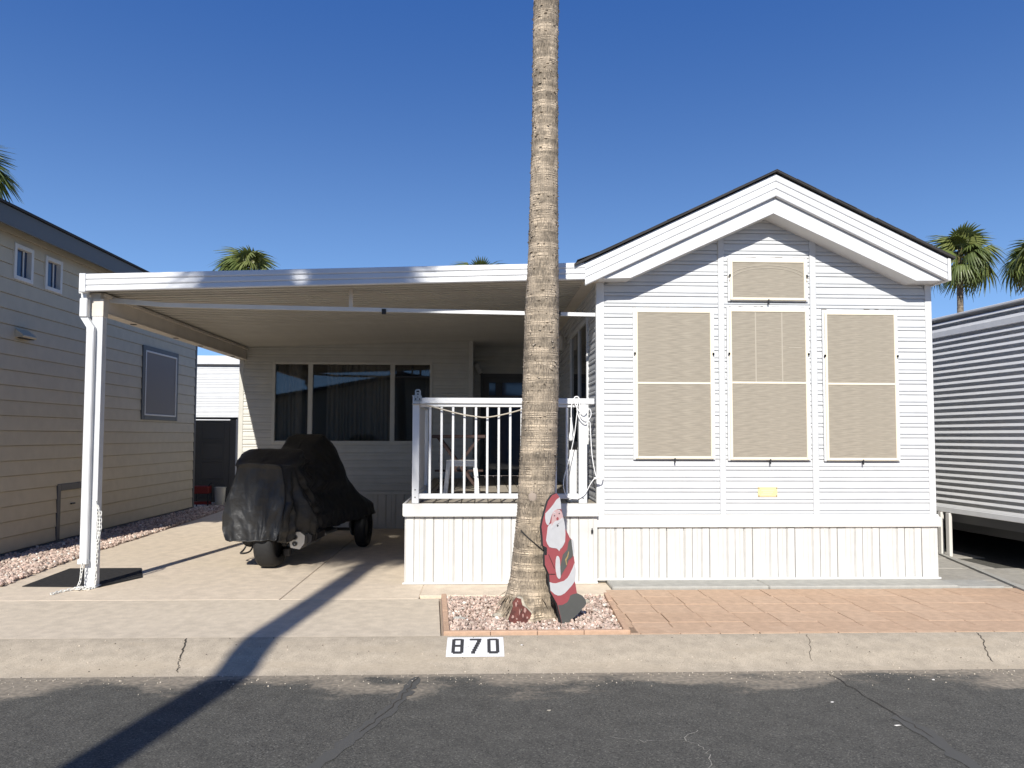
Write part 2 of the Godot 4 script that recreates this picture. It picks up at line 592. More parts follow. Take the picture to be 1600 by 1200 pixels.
	planar(mat("cut_white", 0.66, 0.66, 0.65, 0.8), film, 0.4)
	planar(mat("cut_grey", 0.115, 0.118, 0.105, 0.8), film, 0.4)
	mat("cut_skin", 0.62, 0.42, 0.40, 0.8)
	mat("chip", 0.36, 0.22, 0.19, 0.85)
	mat("cut_edge", 0.02, 0.02, 0.02, 0.8)
	mat("cut_gold", 0.42, 0.30, 0.12, 0.7)
	planar(mat("redrock", 0.19, 0.058, 0.045, 0.85), tx(speckle(71, 256, 0.8, 0.4, 0.03, 0.03)), 0.3)
	planar(mat("palerock", 0.55, 0.50, 0.40, 0.9), tx(speckle(72, 256, 0.85, 0.3, 0.02, 0.02)), 0.3)

# ------------------------------------------------------------------ the place
const SUN_AZ := 9.5
const SUN_EL := 34.0

func _ready() -> void:
	rng.seed = 870
	var cam := Camera3D.new()
	cam.name = "camera"
	cam.projection = Camera3D.PROJECTION_FRUSTUM
	cam.near = 0.1
	cam.far = 3000.0
	cam.size = 0.1 * 1200.0 / 1230.0
	cam.frustum_offset = Vector2(0, 0.1 * 18.0 / 1230.0)
	add_child(cam)
	cam.position = Vector3(0, 1.6, 0)
	cam.basis = Basis(Vector3.UP, -0.04) * Basis(Vector3.RIGHT, 0.0517) * Basis(Vector3.BACK, 0.003)
	cam.current = true

	var env := Environment.new()
	env.background_mode = Environment.BG_SKY
	var sm := ProceduralSkyMaterial.new()
	sm.sky_top_color = lin(0.016, 0.069, 0.255)
	sm.sky_horizon_color = lin(0.33, 0.60, 1.0)
	sm.sky_curve = 0.13
	sm.sky_energy_multiplier = 1.0
	sm.ground_horizon_color = lin(0.30, 0.28, 0.25)
	sm.ground_bottom_color = lin(0.18, 0.16, 0.13)
	var sky := Sky.new()
	sky.sky_material = sm
	env.sky = sky
	env.tonemap_mode = Environment.TONE_MAPPER_LINEAR
	env.tonemap_exposure = 1.5
	env.sdfgi_enabled = true
	env.ssao_enabled = true
	env.ssil_enabled = true
	var we := WorldEnvironment.new()
	we.name = "world_environment"
	we.environment = env
	add_child(we)

	var sun := DirectionalLight3D.new()
	sun.name = "sun"
	sun.light_energy = 1.3
	sun.light_color = lin(1.0, 0.955, 0.88)
	sun.light_angular_distance = 0.53
	sun.shadow_enabled = true
	add_child(sun)
	var az := deg_to_rad(SUN_AZ)
	var el := deg_to_rad(SUN_EL)
	sun.look_at_from_position(Vector3.ZERO, Vector3(sin(az) * cos(el), -sin(el), -cos(az) * cos(el)))

	make_materials()
	grounds()
	house()
	room_addition()
	carport()
	porch()
	left_neighbour()
	right_neighbour()
	far_things()
	palms()
	planter()
	motorcycle()
	cutout()
	small_things()

# ------------------------------------------------------------------ ground
func ky(z: float) -> float:     # top of the rolled kerb
	var p := [[-6.42, 0.0], [-6.30, -0.012], [-6.10, -0.05], [-5.94, -0.098], [-5.84, -0.118], [-5.70, -0.126]]
	for i in p.size() - 1:
		if z <= p[i + 1][0]:
			return lerpf(p[i][1], p[i + 1][1], clampf((z - p[i][0]) / (p[i + 1][0] - p[i][0]), 0, 1))
	return -0.126

func sy(z: float) -> float:     # street surface with a slight crown
	var t := clampf((z + 5.84) / 7.4, 0, 1)
	return -0.12 + 0.07 * sin(PI * t)

func sheet(xs: Array, zs: Array, fy: Callable, uvw: Vector4) -> ArrayMesh:   # uv2 from x0, z0, width, depth
	var s := SurfaceTool.new()
	s.begin(Mesh.PRIMITIVE_TRIANGLES)
	s.set_smooth_group(0)
	for i in xs.size() - 1:
		for j in zs.size() - 1:
			var q := [[xs[i], zs[j]], [xs[i + 1], zs[j]], [xs[i + 1], zs[j + 1]], [xs[i], zs[j + 1]]]
			for k in [0, 1, 2, 0, 2, 3]:
				var x: float = q[k][0]
				var z: float = q[k][1]
				s.set_uv2(Vector2((x - uvw.x) / uvw.z, (z - uvw.y) / uvw.w))
				s.add_vertex(Vector3(x, fy.call(z), z))
	s.generate_normals()
	return s.commit()

func span(a: float, b: float, n: int) -> Array:
	var o := []
	for i in n + 1:
		o.append(lerpf(a, b, float(i) / n))
	return o

func slab(x0: float, x1: float, z0: float, z1: float, top: float, thick := 0.1) -> ArrayMesh:  # with uv2 over its extent
	var s := st()
	cbox(s, Vector3(x0, top - thick, z0), Vector3(x1, top, z1), 0.006)
	return with_uv2(done(s))

func with_uv2(mesh: ArrayMesh) -> ArrayMesh:
	var arr := mesh.surface_get_arrays(0)
	var u := PackedVector2Array()
	for v in arr[Mesh.ARRAY_VERTEX]:
		u.append(Vector2((v.x + 9.0) / 12.0, (v.z + 19.0) / 12.0))
	arr[Mesh.ARRAY_TEX_UV2] = u
	var m := ArrayMesh.new()
	m.add_surface_from_arrays(Mesh.PRIMITIVE_TRIANGLES, arr)
	return m

func ribbon(pts: Array, w: float, fy: Callable, lift: float, jitter: float, seed_: int) -> ArrayMesh:
	var r := RandomNumberGenerator.new(); r.seed = seed_
	var s := st()
	var dense := []
	for i in pts.size() - 1:
		for k in 7:
			dense.append(Vector2(pts[i][0], pts[i][1]).lerp(Vector2(pts[i + 1][0], pts[i + 1][1]), k / 7.0) + Vector2(r.randf_range(-1, 1), r.randf_range(-1, 1)) * jitter)
	dense.append(Vector2(pts[-1][0], pts[-1][1]))
	var prev := []
	for i in dense.size():
		var d: Vector2 = (dense[mini(i + 1, dense.size() - 1)] - dense[maxi(i - 1, 0)]).normalized()
		var nrm := Vector2(-d.y, d.x) * w * 0.5 * r.randf_range(0.55, 1.3)
		if i == 0 or i == dense.size() - 1: nrm *= 0.3
		var a: Vector2 = dense[i] + nrm
		var b: Vector2 = dense[i] - nrm
		var cur := [Vector3(a.x, fy.call(a.y) + lift, a.y), Vector3(b.x, fy.call(b.y) + lift, b.y)]
		if i > 0:
			var q := [prev[0], prev[1], cur[1], cur[0]]
			if (q[1] - q[0]).cross(q[2] - q[0]).y < 0: q.reverse()
			ccw(s, q)
		prev = cur
	return done(s)

func grounds() -> void:
	struct("ground", sheet([-900.0, 900.0], [-900.0, 500.0], func(_z): return -0.30, Vector4(0, 0, 10, 10)), M.ground)
	struct("yard_ground", boxes([[Vector3(-60, -0.29, -120), Vector3(60, -0.03, -6.40)]], 0.0), M.ground)
	var asp := struct("street", sheet(span(-10, 10, 20), span(-5.80, -2.0, 14), sy, Vector4(-8, -5.80, 16, 3.8)), M.asphalt)
	part(asp, "street_surface", sheet([-200.0, -10.0, 10.0, 200.0], span(-2.0, 1.5, 8), sy, Vector4(0, 0, 1, 1)), M.asphalt_far)
	part(asp, "street_surface", sheet([-200.0, -10.0], span(-5.80, -2.0, 4), sy, Vector4(0, 0, 1, 1)), M.asphalt_far)
	part(asp, "street_surface", sheet([10.0, 200.0], span(-5.80, -2.0, 4), sy, Vector4(0, 0, 1, 1)), M.asphalt_far)
	var tars := [[[-0.44, -5.72], [-0.484, -5.37], [-0.55, -5.0], [-0.68, -4.59], [-0.81, -4.16], [-1.0, -3.3]], [[2.53, -5.75], [2.536, -5.27], [2.54, -4.79], [2.54, -4.39], [2.51, -4.05], [2.45, -3.2]]]
	part(asp, "tar_seal", ribbon(tars[0], 0.085, sy, 0.003, 0.012, 1), M.tar)
	part(asp, "tar_seal", ribbon(tars[1].slice(2), 0.10, sy, 0.003, 0.012, 2), M.tar)
	part(asp, "crack", ribbon(tars[1].slice(0, 4), 0.007, sy, 0.005, 0.014, 3), M.crack)
	part(asp, "crack", ribbon(tars[0].slice(0, 4), 0.006, sy, 0.006, 0.014, 4), M.crack)
	part(asp, "crack", ribbon([[1.157, -4.0], [1.221, -4.257], [1.147, -4.436], [1.25, -4.575]], 0.004, sy, 0.003, 0.02, 5), M.greypaver0)
	part(asp, "crack", ribbon([[1.147, -4.436], [0.9, -4.40], [0.75, -4.46]], 0.003, sy, 0.003, 0.02, 6), M.greypaver0)

	var kerb := struct("kerb", sheet(span(-12, 12, 24), [-6.42, -6.36, -6.30, -6.20, -6.10, -6.02, -5.94, -5.88, -5.84, -5.70], ky, Vector4(-8, -6.42, 16, 0.75)), M.kerb)
	part(kerb, "kerb_run", sheet([-200.0, -12.0], [-6.42, -6.30, -6.10, -5.94, -5.70], ky, Vector4(0, 0, 1, 1)), M.kerb)
	part(kerb, "kerb_run", sheet([12.0, 200.0], [-6.42, -6.30, -6.10, -5.94, -5.70], ky, Vector4(0, 0, 1, 1)), M.kerb)
	part(kerb, "crack", ribbon([[-2.31, -6.40], [-2.27, -6.25], [-2.225, -6.05]], 0.014, ky, 0.003, 0.006, 11), M.crack)
	part(kerb, "crack", ribbon([[-2.225, -6.05], [-2.20, -5.95], [-2.17, -5.86]], 0.006, ky, 0.003, 0.012, 12), M.crack)
	part(kerb, "crack", ribbon([[4.09, -6.40], [4.04, -6.25], [3.95, -6.1], [3.90, -5.92]], 0.008, ky, 0.003, 0.01, 13), M.crack)
	part(kerb, "crack", ribbon([[2.66, -6.40], [2.60, -6.2], [2.52, -5.95]], 0.004, ky, 0.003, 0.014, 14), M.crack)

	struct("far_kerb", boxes([[Vector3(-200, -0.3, 1.5), Vector3(200, -0.02, 2.0)]], 0.02), M.kerb)
	struct("far_yard_ground", boxes([[Vector3(-60, -0.29, 2.0), Vector3(60, -0.03, 60)]], 0.0), M.ground)

	var dw := struct("driveway", slab(-9.0, -2.52, -19.4, -7.875, -0.03, 0.05), M.drive)
	dw.mesh = slab(-5.42, -1.957, -14.2, -7.872, 0.0)
	part(dw, "concrete_slab", slab(-1.949, -0.60, -14.2, -7.872, 0.0), M.drive)
	part(dw, "concrete_slab", slab(-0.60, 1.385, -8.70, -8.02, 0.001), M.drive)
	part(dw, "concrete_slab", slab(-5.80, -4.15, -19.4, -14.208, 0.0), M.drive)
	part(dw, "concrete_slab", slab(-9.2, -5.428, -8.60, -7.872, -0.004), M.apron)
	var ap := struct("apron", with_uv2(extrude([[-9.2, 7.862], [-0.402, 7.862], [-0.312, 6.424], [-9.2, 6.424]], Vector3.ZERO, Vector3.RIGHT, Vector3.FORWARD, Vector3.UP, -0.1, 0.0)), M.apron)
	part(ap, "concrete_slab", slab(-24, -9.21, -7.862, -6.424, 0.0), M.apron)
	var fo := struct("footing_strip", boxes([[Vector3(1.39, -0.08, -8.70), Vector3(3.05, 0.032, -8.27)]], 0.012), M.footing)
	part(fo, "footing_piece", boxes([[Vector3(3.056, -0.08, -8.70), Vector3(5.10, 0.030, -8.27)]], 0.012), M.footing)
	part(fo, "footing_piece", boxes([[Vector3(5.106, -0.08, -8.70), Vector3(5.62, 0.012, -8.30)]], 0.008), M.footing)

	var pv := struct("paved_walk", boxes([[Vector3(1.26, -0.12, -8.26), Vector3(16, -0.022, -6.424)]], 0.0), M.ground)
	var variants := []
	for v in 4:
		variants.append(box(Vector3(-0.1598 - 0.0008 * v, -0.05, -0.1765), Vector3(0.1598, 0, 0.1765 - 0.0006 * v), 0.002))
	var edge := []
	for i in 3:
		edge.append(box(Vector3(-0.1598, -0.05, -0.109), Vector3(0.1598, 0, 0.109), 0.002))
	for c in 32:
		for r in 6:
			var x := 1.133 + 0.327 * c + (0.0 if r % 2 == 0 else 0.012)
			var z := -8.075 + 0.3590 * r
			if r == 5: z = -6.535
			var el := 1.285 - 0.048 * (z + 8.0)
			if x + 0.15 < el:
				continue
			if x - 0.165 < el + 0.012:      # cut to the slanting planter edge
				var hz := 0.11 if r == 5 else 0.1775
				var a := 1.300 - 0.048 * (z - hz + 8.0) - x
				var b := 1.300 - 0.048 * (z + hz + 8.0) - x
				part(pv, "paver", extrude([[a, -hz], [0.1615, -hz], [0.1615, hz], [b, hz]], Vector3.ZERO, Vector3.RIGHT, Vector3.BACK, Vector3.UP, -0.05, 0.0), M["paver%d" % (rng.randi() % 5)], Vector3(x, 0.003, z))
				continue
			var t := Basis(Vector3.UP, rng.randf_range(-0.008, 0.008)) * Basis(Vector3.RIGHT, rng.randf_range(-0.004, 0.004)) * Basis(Vector3.BACK, rng.randf_range(-0.004, 0.004))
			part(pv, "paver", edge[0] if r == 5 else variants[rng.randi() % 4], M["paver%d" % (rng.randi() % 5)], Vector3(x + rng.randf_range(-0.002, 0.002), 0.003 + rng.randf_range(-0.002, 0.002), z), t)
	var side := struct("side_walk", boxes([[Vector3(5.0, -0.12, -16.0), Vector3(6.6, -0.022, -8.31)]], 0.0), M.ground)
	var pm := box(Vector3(-0.197, -0.05, -0.197), Vector3(0.197, 0, 0.197), 0.005)
	for r in 18:
		for c in 4:
			var x := 5.33 + c * 0.40
			var z := -8.52 - r * 0.40
			if x > 6.1 and z > -10.2 and x > 6.25 - (z + 10.5) * -0.24: continue
			part(side, "paver", pm, M["greypaver%d" % (rng.randi() % 3)], Vector3(x, 0.0 + rng.randf_range(-0.003, 0.003), z), Basis(Vector3.UP, rng.randf_range(-0.006, 0.006)))

func stone_mesh(seed_: int) -> ArrayMesh:
	var r := RandomNumberGenerator.new(); r.seed = seed_
	var s := st()
	var t := (1.0 + sqrt(5.0)) / 2.0
	var v := []
	for p in [[-1, t, 0], [1, t, 0], [-1, -t, 0], [1, -t, 0], [0, -1, t], [0, 1, t], [0, -1, -t], [0, 1, -t], [t, 0, -1], [t, 0, 1], [-t, 0, -1], [-t, 0, 1]]:
		var q := Vector3(p[0], p[1], p[2]).normalized() * r.randf_range(0.72, 1.2)
		v.append(q * Vector3(1.0, 0.7, 0.85))
	for f in [[0, 11, 5], [0, 5, 1], [0, 1, 7], [0, 7, 10], [0, 10, 11], [1, 5, 9], [5, 11, 4], [11, 10, 2], [10, 7, 6], [7, 1, 8], [3, 9, 4], [3, 4, 2], [3, 2, 6], [3, 6, 8], [3, 8, 9], [4, 9, 5], [2, 4, 11], [6, 2, 10], [8, 6, 7], [9, 8, 1]]:
		outw(s, [v[f[0]], v[f[1]], v[f[2]]], Vector3.ZERO)
	return done(s)

func gravel(parent: Node, poly: PackedVector2Array, count: int, smin: float, smax: float, y: float, seed_: int, hump := 0.0) -> void:
	var r := RandomNumberGenerator.new(); r.seed = seed_
	var lo := poly[0]
	var hi := poly[0]
	for p in poly:
		lo = lo.min(p); hi = hi.max(p)
	var lists := [[], [], []]
	var tries := 0
	while lists[0].size() + lists[1].size() + lists[2].size() < count and tries < count * 6:
		tries += 1
		var p := Vector2(r.randf_range(lo.x, hi.x), r.randf_range(lo.y, hi.y))
		if not Geometry2D.is_point_in_polygon(p, poly):
			continue
		var sz := lerpf(smin, smax, pow(r.randf(), 1.8))
		var b := Basis.from_euler(Vector3(r.randf() * TAU, r.randf() * TAU, r.randf() * TAU)).scaled(Vector3.ONE * sz)
		var g := r.randf_range(0.45, 1.15)
		var c := Color(0.63, 0.475, 0.395).lerp(Color(0.66, 0.565, 0.475), r.randf()).lerp(Color(0.47, 0.31, 0.25), r.randf() * 0.6)
		if r.randf() < 0.07: c = Color(0.78, 0.72, 0.64)
		lists[r.randi() % 3].append([Transform3D(b, Vector3(p.x, y + r.randf_range(-0.3, 0.5) * sz + hump * r.randf(), p.y)), Color(c.r * g, c.g * g, c.b * g)])
	for k in 3:
		var mm := MultiMesh.new()
		mm.transform_format = MultiMesh.TRANSFORM_3D
		mm.use_colors = true
		mm.mesh = stone_mesh(100 + k)
		mm.instance_count = lists[k].size()
		for i in lists[k].size():
			mm.set_instance_transform(i, lists[k][i][0])
			mm.set_instance_color(i, lists[k][i][1])
		var o := MultiMeshInstance3D.new()
		o.name = "gravel"
		o.multimesh = mm
		o.material_override = M.gravel
		o.set_meta("kind", "stuff")
		parent.add_child(o, true)

# ------------------------------------------------------------------ the white park model home
func skirting(parent: Node, o: Vector3, ua: Vector3, n: Vector3, length: float, h: float, w: float, set_: String, wob := 0.004, gap := 0.012) -> void:
	var b := Basis(ua, Vector3.UP, n)
	var a := 0.0
	var kinds := []
	for k in 3:
		var prof: Array = [[[0.0, -0.012], [0.0, 0.0], [0.06, 0.004], [0.12, -0.004], [0.16, 0.006], [0.9, 0.007], [0.97, 0.0], [1.0, -0.012]],
			[[0.0, -0.012], [0.0, 0.003], [0.42, 0.0045], [0.50, 0.010], [0.58, 0.0045], [0.97, 0.003], [1.0, -0.012]],
			[[0.0, -0.012], [0.0, 0.009], [0.08, 0.001], [0.55, 0.002], [0.92, 0.002], [1.0, 0.009], [1.0, -0.012]]][k]
		var poly := []
		for p in prof:
			poly.append([p[0] * (w - 0.0012), p[1]])
		kinds.append(extrude(poly, Vector3.ZERO, Vector3.RIGHT, Vector3.BACK, Vector3.UP, 0.0, h - 0.02))
	var i := 0
	var stack := [0, 1, 0, 2, 1]
	while a < length - 0.02:
		var ww := minf(w, length - a)
		var m: Mesh = kinds[stack[i % 5]]
		var bb := b.rotated(n, rng.randf_range(-1, 1) * wob * 1.5).scaled_local(Vector3(ww / w, (h - gap * rng.randf_range(0.3, 1.4)) / (h - 0.02), 1))
		part(parent, "skirting_panel", m, M["%s%d" % [set_, rng.randi() % (4 if set_ == "skirt" else 3)]], o + ua * (a + 0.001) + n * rng.randf_range(-1, 1) * wob * 0.4, bb)
		a += w
		i += 1

func screen_window(parent: Node, x0: float, x1: float, y0: float, y1: float, zz: float, rail: float, bars: Array, arch: bool, high: bool) -> void:
	var w := Node3D.new()
	w.name = "window"
	parent.add_child(w, true)
	w.set_meta("label", "small upper gable window behind a beige sun screen" if high else "tall window behind a beige sun screen")
	part(w, "window_frame", frame(x0 - 0.022, x1 + 0.022, y0 - 0.01, y1 + 0.03, 0.035, zz + 0.004, zz + 0.026), M.white)
	part(w, "screen_frame", frame(x0, x1, y0, y1, 0.030, zz + 0.027, zz + 0.043, 0.005), M.cream)
	part(w, "sun_screen", boxes([[Vector3(x0 + 0.03, y0 + 0.03, zz + 0.027), Vector3(x1 - 0.03, y1 - 0.03, zz + 0.034)]], 0.001), M.screen)
	if rail > 0.0:
		part(w, "screen_rail", boxes([[Vector3(x0 + 0.03, rail - 0.011, zz + 0.033), Vector3(x1 - 0.03, rail + 0.011, zz + 0.040)]], 0.003), M.cream)
	for b in bars:
		part(w, "muntin_ridge", boxes([[Vector3(b[0], b[2], zz + 0.033), Vector3(b[1], b[3], zz + 0.0352)]], 0.0008), M.pale_line)
	if arch:
		for k in 2:
			var pts := []
			for i in 17:
				var t := lerpf(0.14, PI - 0.14, i / 16.0)
				pts.append(Vector3((x0 + x1) * 0.5 + cos(t) * (0.47 - 0.02 * k), y1 - 0.235 - 0.03 * k + sin(t) * 0.175, zz + 0.034))
			part(w, "muntin_ridge", tube(pts, 0.004, 5), M.pale_line)
	var clips := []
	var ym := (y0 + y1) * 0.5 + (0.34 if not high else 0.05)
	for cx in [x0 - 0.004, x1 + 0.004]:
		for yy in [ym] if high else [ym, ym - 0.0]:
			clips.append([Vector3(cx - 0.010, yy - 0.012, zz + 0.040), Vector3(cx + 0.010, yy + 0.012, zz + 0.052)])
	clips.append([Vector3((x0 + x1) * 0.5 - 0.006, y0 - 0.045, zz + 0.02), Vector3((x0 + x1) * 0.5 + 0.006, y0 + 0.012, zz + 0.050)])
	for c in clips:
		part(w, "clip", boxes([c], 0.002), M.dark_metal)
	var bead := st()
	var bx := x0 - 0.02
	while bx < x1 + 0.01:
		var bl := rng.randf_range(0.01, 0.09)
		if rng.randf() < 0.55:
			var by := y1 + 0.030 + rng.randf_range(-0.002, 0.006)
			cbox(bead, Vector3(bx, by, zz), Vector3(bx + bl, by + rng.randf_range(0.002, 0.006), zz + 0.012), 0.001)
		bx += bl
	part(w, "sealant_bead", done(bead), M.sealant)
	part(w, "sill_gap", boxes([[Vector3(x0 + 0.005, y0 - 0.016, zz + 0.006), Vector3(x1 - 0.005, y0 - 0.001, zz + 0.012)]], 0.001), M.dark_metal)

const GABLE := [[1.12, 3.475], [3.22, 4.482], [5.150, 3.560]]

func gy(x: float) -> float:
	if x < GABLE[1][0]:
		return lerpf(GABLE[0][1], GABLE[1][1], (x - GABLE[0][0]) / (GABLE[1][0] - GABLE[0][0]))
	return lerpf(GABLE[1][1], GABLE[2][1], (x - GABLE[1][0]) / (GABLE[2][0] - GABLE[1][0]))

# a moulded strip that follows a sloping line: prof holds [drop below the line, depth out]
func moulding(x0: float, y0: float, x1: float, y1: float, prof: Array, z: float) -> ArrayMesh:
	var s := st()
	var n := prof.size()
	var a := []
	var b := []
	for p in prof:
		a.append(Vector3(x0, y0 - p[0], z + p[1]))
		b.append(Vector3(x1, y1 - p[0], z + p[1]))
	for i in n - 1:
		ccw(s, [a[i], a[i + 1], b[i + 1], b[i]])
	var ab := [Vector3(x0, y0 - prof[0][0], z - 0.03), Vector3(x0, y0 - prof[-1][0], z - 0.03)]
	var bb := [Vector3(x1, y1 - prof[0][0], z - 0.03), Vector3(x1, y1 - prof[-1][0], z - 0.03)]
	ccw(s, [ab[0], a[0], b[0], bb[0]])
	ccw(s, [a[-1], ab[1], bb[1], b[-1]])
	ccw(s, [ab[1], ab[0], bb[0], bb[1]])
	for i in n - 1:
		ccw(s, [ab[0], a[i + 1], a[i]])
		ccw(s, [bb[0], b[i], b[i + 1]])
	ccw(s, [ab[0], ab[1], a[-1]])
	ccw(s, [bb[0], b[-1], bb[1]])
	return done(s)

func ribbed(h: float, n: int) -> Array:
	var o := [[0.0, -0.004], [0.004, 0.004]]
	for k in n:
		var a := h * k / n
		var b := h * (k + 1) / n
		if k > 0:
			o.append([a, -0.004])
			o.append([a + 0.006, 0.002])
		o.append([lerpf(a, b, 0.35), 0.006])
		o.append([lerpf(a, b, 0.75), 0.010])
		o.append([b - 0.006, 0.008])
	o.append([h - 0.001, 0.000])
	o.append([h, -0.02])
	return o

func house() -> void:
	var h := thing("park_model_home", "white park model trailer home with peaked gable and four beige screened windows", "house")
	var zw := -8.70
	# closed body behind the boards
	part(h, "wall", extrude([[1.305, 0.45], [5.095, 0.45], [5.095, 3.36], [3.2, 4.22], [1.305, 3.36]], Vector3.ZERO, Vector3.RIGHT, Vector3.UP, Vector3.FORWARD, 8.712, 22.0), M.white)
	var mts := [M.siding0, M.siding1, M.siding2]
	var lim := func(y: float) -> Array: return [3.2 - (4.14 - y) / 0.455, 3.2 + (4.14 - y) / 0.455]
	for bay in [[1.375, 2.662], [2.734, 3.712], [3.786, 5.04]]:
		wall(h, Vector3(0, 0, zw), Vector3.RIGHT, Vector3.BACK, bay[0], bay[1], 0.740, 4.13, 0.1215, LAP2, mts, [], 0.0, lim)
	part(h, "corner_trim", box(Vector3(1.283, 0.74, zw - 0.05), Vector3(1.374, 3.33, zw + 0.020), 0.006), M.white)
	part(h, "corner_trim", box(Vector3(5.041, 0.74, zw - 0.05), Vector3(5.116, 3.36, zw + 0.020), 0.006), M.white)
	part(h, "batten", box(Vector3(2.663, 0.742, zw - 0.01), Vector3(2.733, 3.90, zw + 0.024), 0.006), M.siding2)
	part(h, "batten", box(Vector3(3.713, 0.742, zw - 0.01), Vector3(3.785, 3.90, zw + 0.024), 0.006), M.siding2)
	# windows
	screen_window(h, 1.715, 2.588, 1.355, 3.012, zw + 0.012, 2.195, [], false, false)
	screen_window(h, 2.775, 3.668, 1.345, 3.030, zw + 0.012, 2.205, [[3.068, 3.082, 2.216, 3.0], [3.368, 3.382, 2.216, 3.0], [3.45, 3.60, 2.598, 2.606]], false, false)
	screen_window(h, 3.862, 4.685, 1.340, 3.005, zw + 0.012, 2.198, [], false, false)
	screen_window(h, 2.792, 3.662, 3.133, 3.590, zw + 0.012, 0.0, [], true, true)
	# belt band, skirting
	part(h, "belt_band", moulding(1.272, 0.742, 5.130, 0.742, [[0.0, 0.0], [0.018, 0.012], [0.026, 0.034], [0.034, 0.052], [0.130, 0.056], [0.137, 0.050], [0.139, 0.0]], zw + 0.022), M.band)
	skirting(h, Vector3(1.290, 0.020, -8.655), Vector3.RIGHT, Vector3.BACK, 3.815, 0.592, 0.0955, "skirt", 0.002)
	part(h, "bottom_rail", box(Vector3(1.27, 0.030, -8.665), Vector3(5.125, 0.052, -8.632), 0.004), M.band)
	part(h, "skirting_core", box(Vector3(1.30, 0.0, -14.6), Vector3(5.09, 0.606, -8.69), 0.0), M.black)
	part(h, "skirting_backer", box(Vector3(1.295, 0.03, -8.689), Vector3(5.095, 0.565, -8.669), 0.0), M.skirt2)
	skirting(h, Vector3(5.10, 0.0, -8.67), Vector3.FORWARD, Vector3.RIGHT, 8.0, 0.60, 0.12, "skirt", 0.002)
	wall(h, Vector3(5.097, 0, 0), Vector3.FORWARD, Vector3.RIGHT, 8.76, 16.0, 0.62, 3.34, 0.1215, LAP2, mts)
	# side wall under the carport
	wall(h, Vector3(1.303, 0, 0), Vector3.BACK, Vector3.LEFT, -14.55, -8.752, 0.62, 3.34, 0.1215, LAP2, mts, [[-11.16, -9.38, 1.40, 3.04]])
	var w := Node3D.new()
	w.name = "window"
	h.add_child(w, true)
	w.set_meta("label", "dark sliding side window under the carport")
	part(w, "window_frame", boxes([[Vector3(1.27, 1.40, -11.16), Vector3(1.315, 1.45, -9.38)], [Vector3(1.27, 2.99, -11.16), Vector3(1.315, 3.04, -9.38)],
		[Vector3(1.27, 1.45, -11.16), Vector3(1.315, 2.99, -11.11)], [Vector3(1.27, 1.45, -9.43), Vector3(1.315, 2.99, -9.38)], [Vector3(1.275, 1.45, -10.28), Vector3(1.310, 2.99, -10.23)]], 0.004), M.white)
	part(w, "pane", box(Vector3(1.296, 1.45, -10.23), Vector3(1.302, 2.99, -9.43), 0.0), M.dark_glass)
	part(w, "pane", box(Vector3(1.296, 1.45, -11.11), Vector3(1.302, 2.99, -10.28), 0.0), M.dark_glass)
	# roof
	part(h, "roof", extrude([[1.00, gy(1.12) - 0.045], [3.22, 4.497], [5.19, 3.552], [5.19, 3.572], [3.22, 4.520], [1.00, gy(1.12) - 0.02]], Vector3.ZERO, Vector3.RIGHT, Vector3.UP, Vector3.FORWARD, 8.325, 22.2), M.shingle)
	for k in 2:      # front course of shingle tabs along each rake
		var x0 := 1.03 if k == 0 else 3.22
		var x1 := 3.22 if k == 0 else 5.20
		var nn := 9
		for i in nn:
			var a := lerpf(x0, x1, float(i) / nn)
			var b := lerpf(x0, x1, (i + 0.97) / nn)
			var ya := (gy(maxf(a, 1.12)) if a > 1.12 else gy(1.12) + (a - 1.12) * 0.2) + 0.032
			var yb := gy(minf(b, 5.15)) + 0.032 - maxf(0.0, b - 5.15) * 0.47
			part(h, "shingle", extrude([[a, ya], [b, yb], [b, yb + 0.004 + rng.randf() * 0.006], [a, ya + 0.004 + rng.randf() * 0.006]], Vector3.ZERO, Vector3.RIGHT, Vector3.UP, Vector3.FORWARD, 8.318 + rng.randf() * 0.01, 9.4), M.shingle)
	var rp := ribbed(0.250, 3)
	part(h, "gable_fascia", moulding(1.12, GABLE[0][1], 3.2195, GABLE[1][1], rp, -8.37), M.fascia)
	part(h, "gable_fascia", moulding(3.2205, GABLE[1][1], 5.115, gy(5.115), rp, -8.37), M.fascia)
	part(h, "fascia_end_cap", box(Vector3(5.117, 3.318, -8.50), Vector3(5.152, 3.566, -8.350), 0.004), M.white)
	# frieze trim under the rake
	var lo := func(x: float) -> float: return maxf(4.055 - 0.4625 * absf(x - 3.205), 3.325)
	part(h, "rake_trim", extrude([[1.16, 3.312], [3.2045, 4.245], [3.2045, lo.call(3.205)], [1.62, 3.322], [1.35, 3.312]], Vector3.ZERO, Vector3.RIGHT, Vector3.UP, Vector3.FORWARD, 8.408, 8.44), M.fascia)
	part(h, "rake_trim", extrude([[3.2055, 4.245], [5.10, 3.335], [5.08, 3.330], [4.79, 3.325], [3.2055, lo.call(3.205)]], Vector3.ZERO, Vector3.RIGHT, Vector3.UP, Vector3.FORWARD, 8.408, 8.44), M.fascia)
	part(h, "soffit", extrude([[1.16, 3.318], [1.62, 3.328], [3.205, 4.061], [3.205, 4.09], [1.60, 3.36], [1.16, 3.345]], Vector3.ZERO, Vector3.RIGHT, Vector3.UP, Vector3.FORWARD, 8.441, 8.72), M.white)
	part(h, "soffit", extrude([[5.115, 3.335], [4.79, 3.331], [3.205, 4.061], [3.205, 4.09], [4.81, 3.36], [5.115, 3.365]], Vector3.ZERO, Vector3.RIGHT, Vector3.UP, Vector3.FORWARD, 8.441, 22.0), M.white)
	part(h, "eave_board", box(Vector3(1.14, 3.318, -14.6), Vector3(1.30, 3.34, -8.44), 0.003), M.beam)
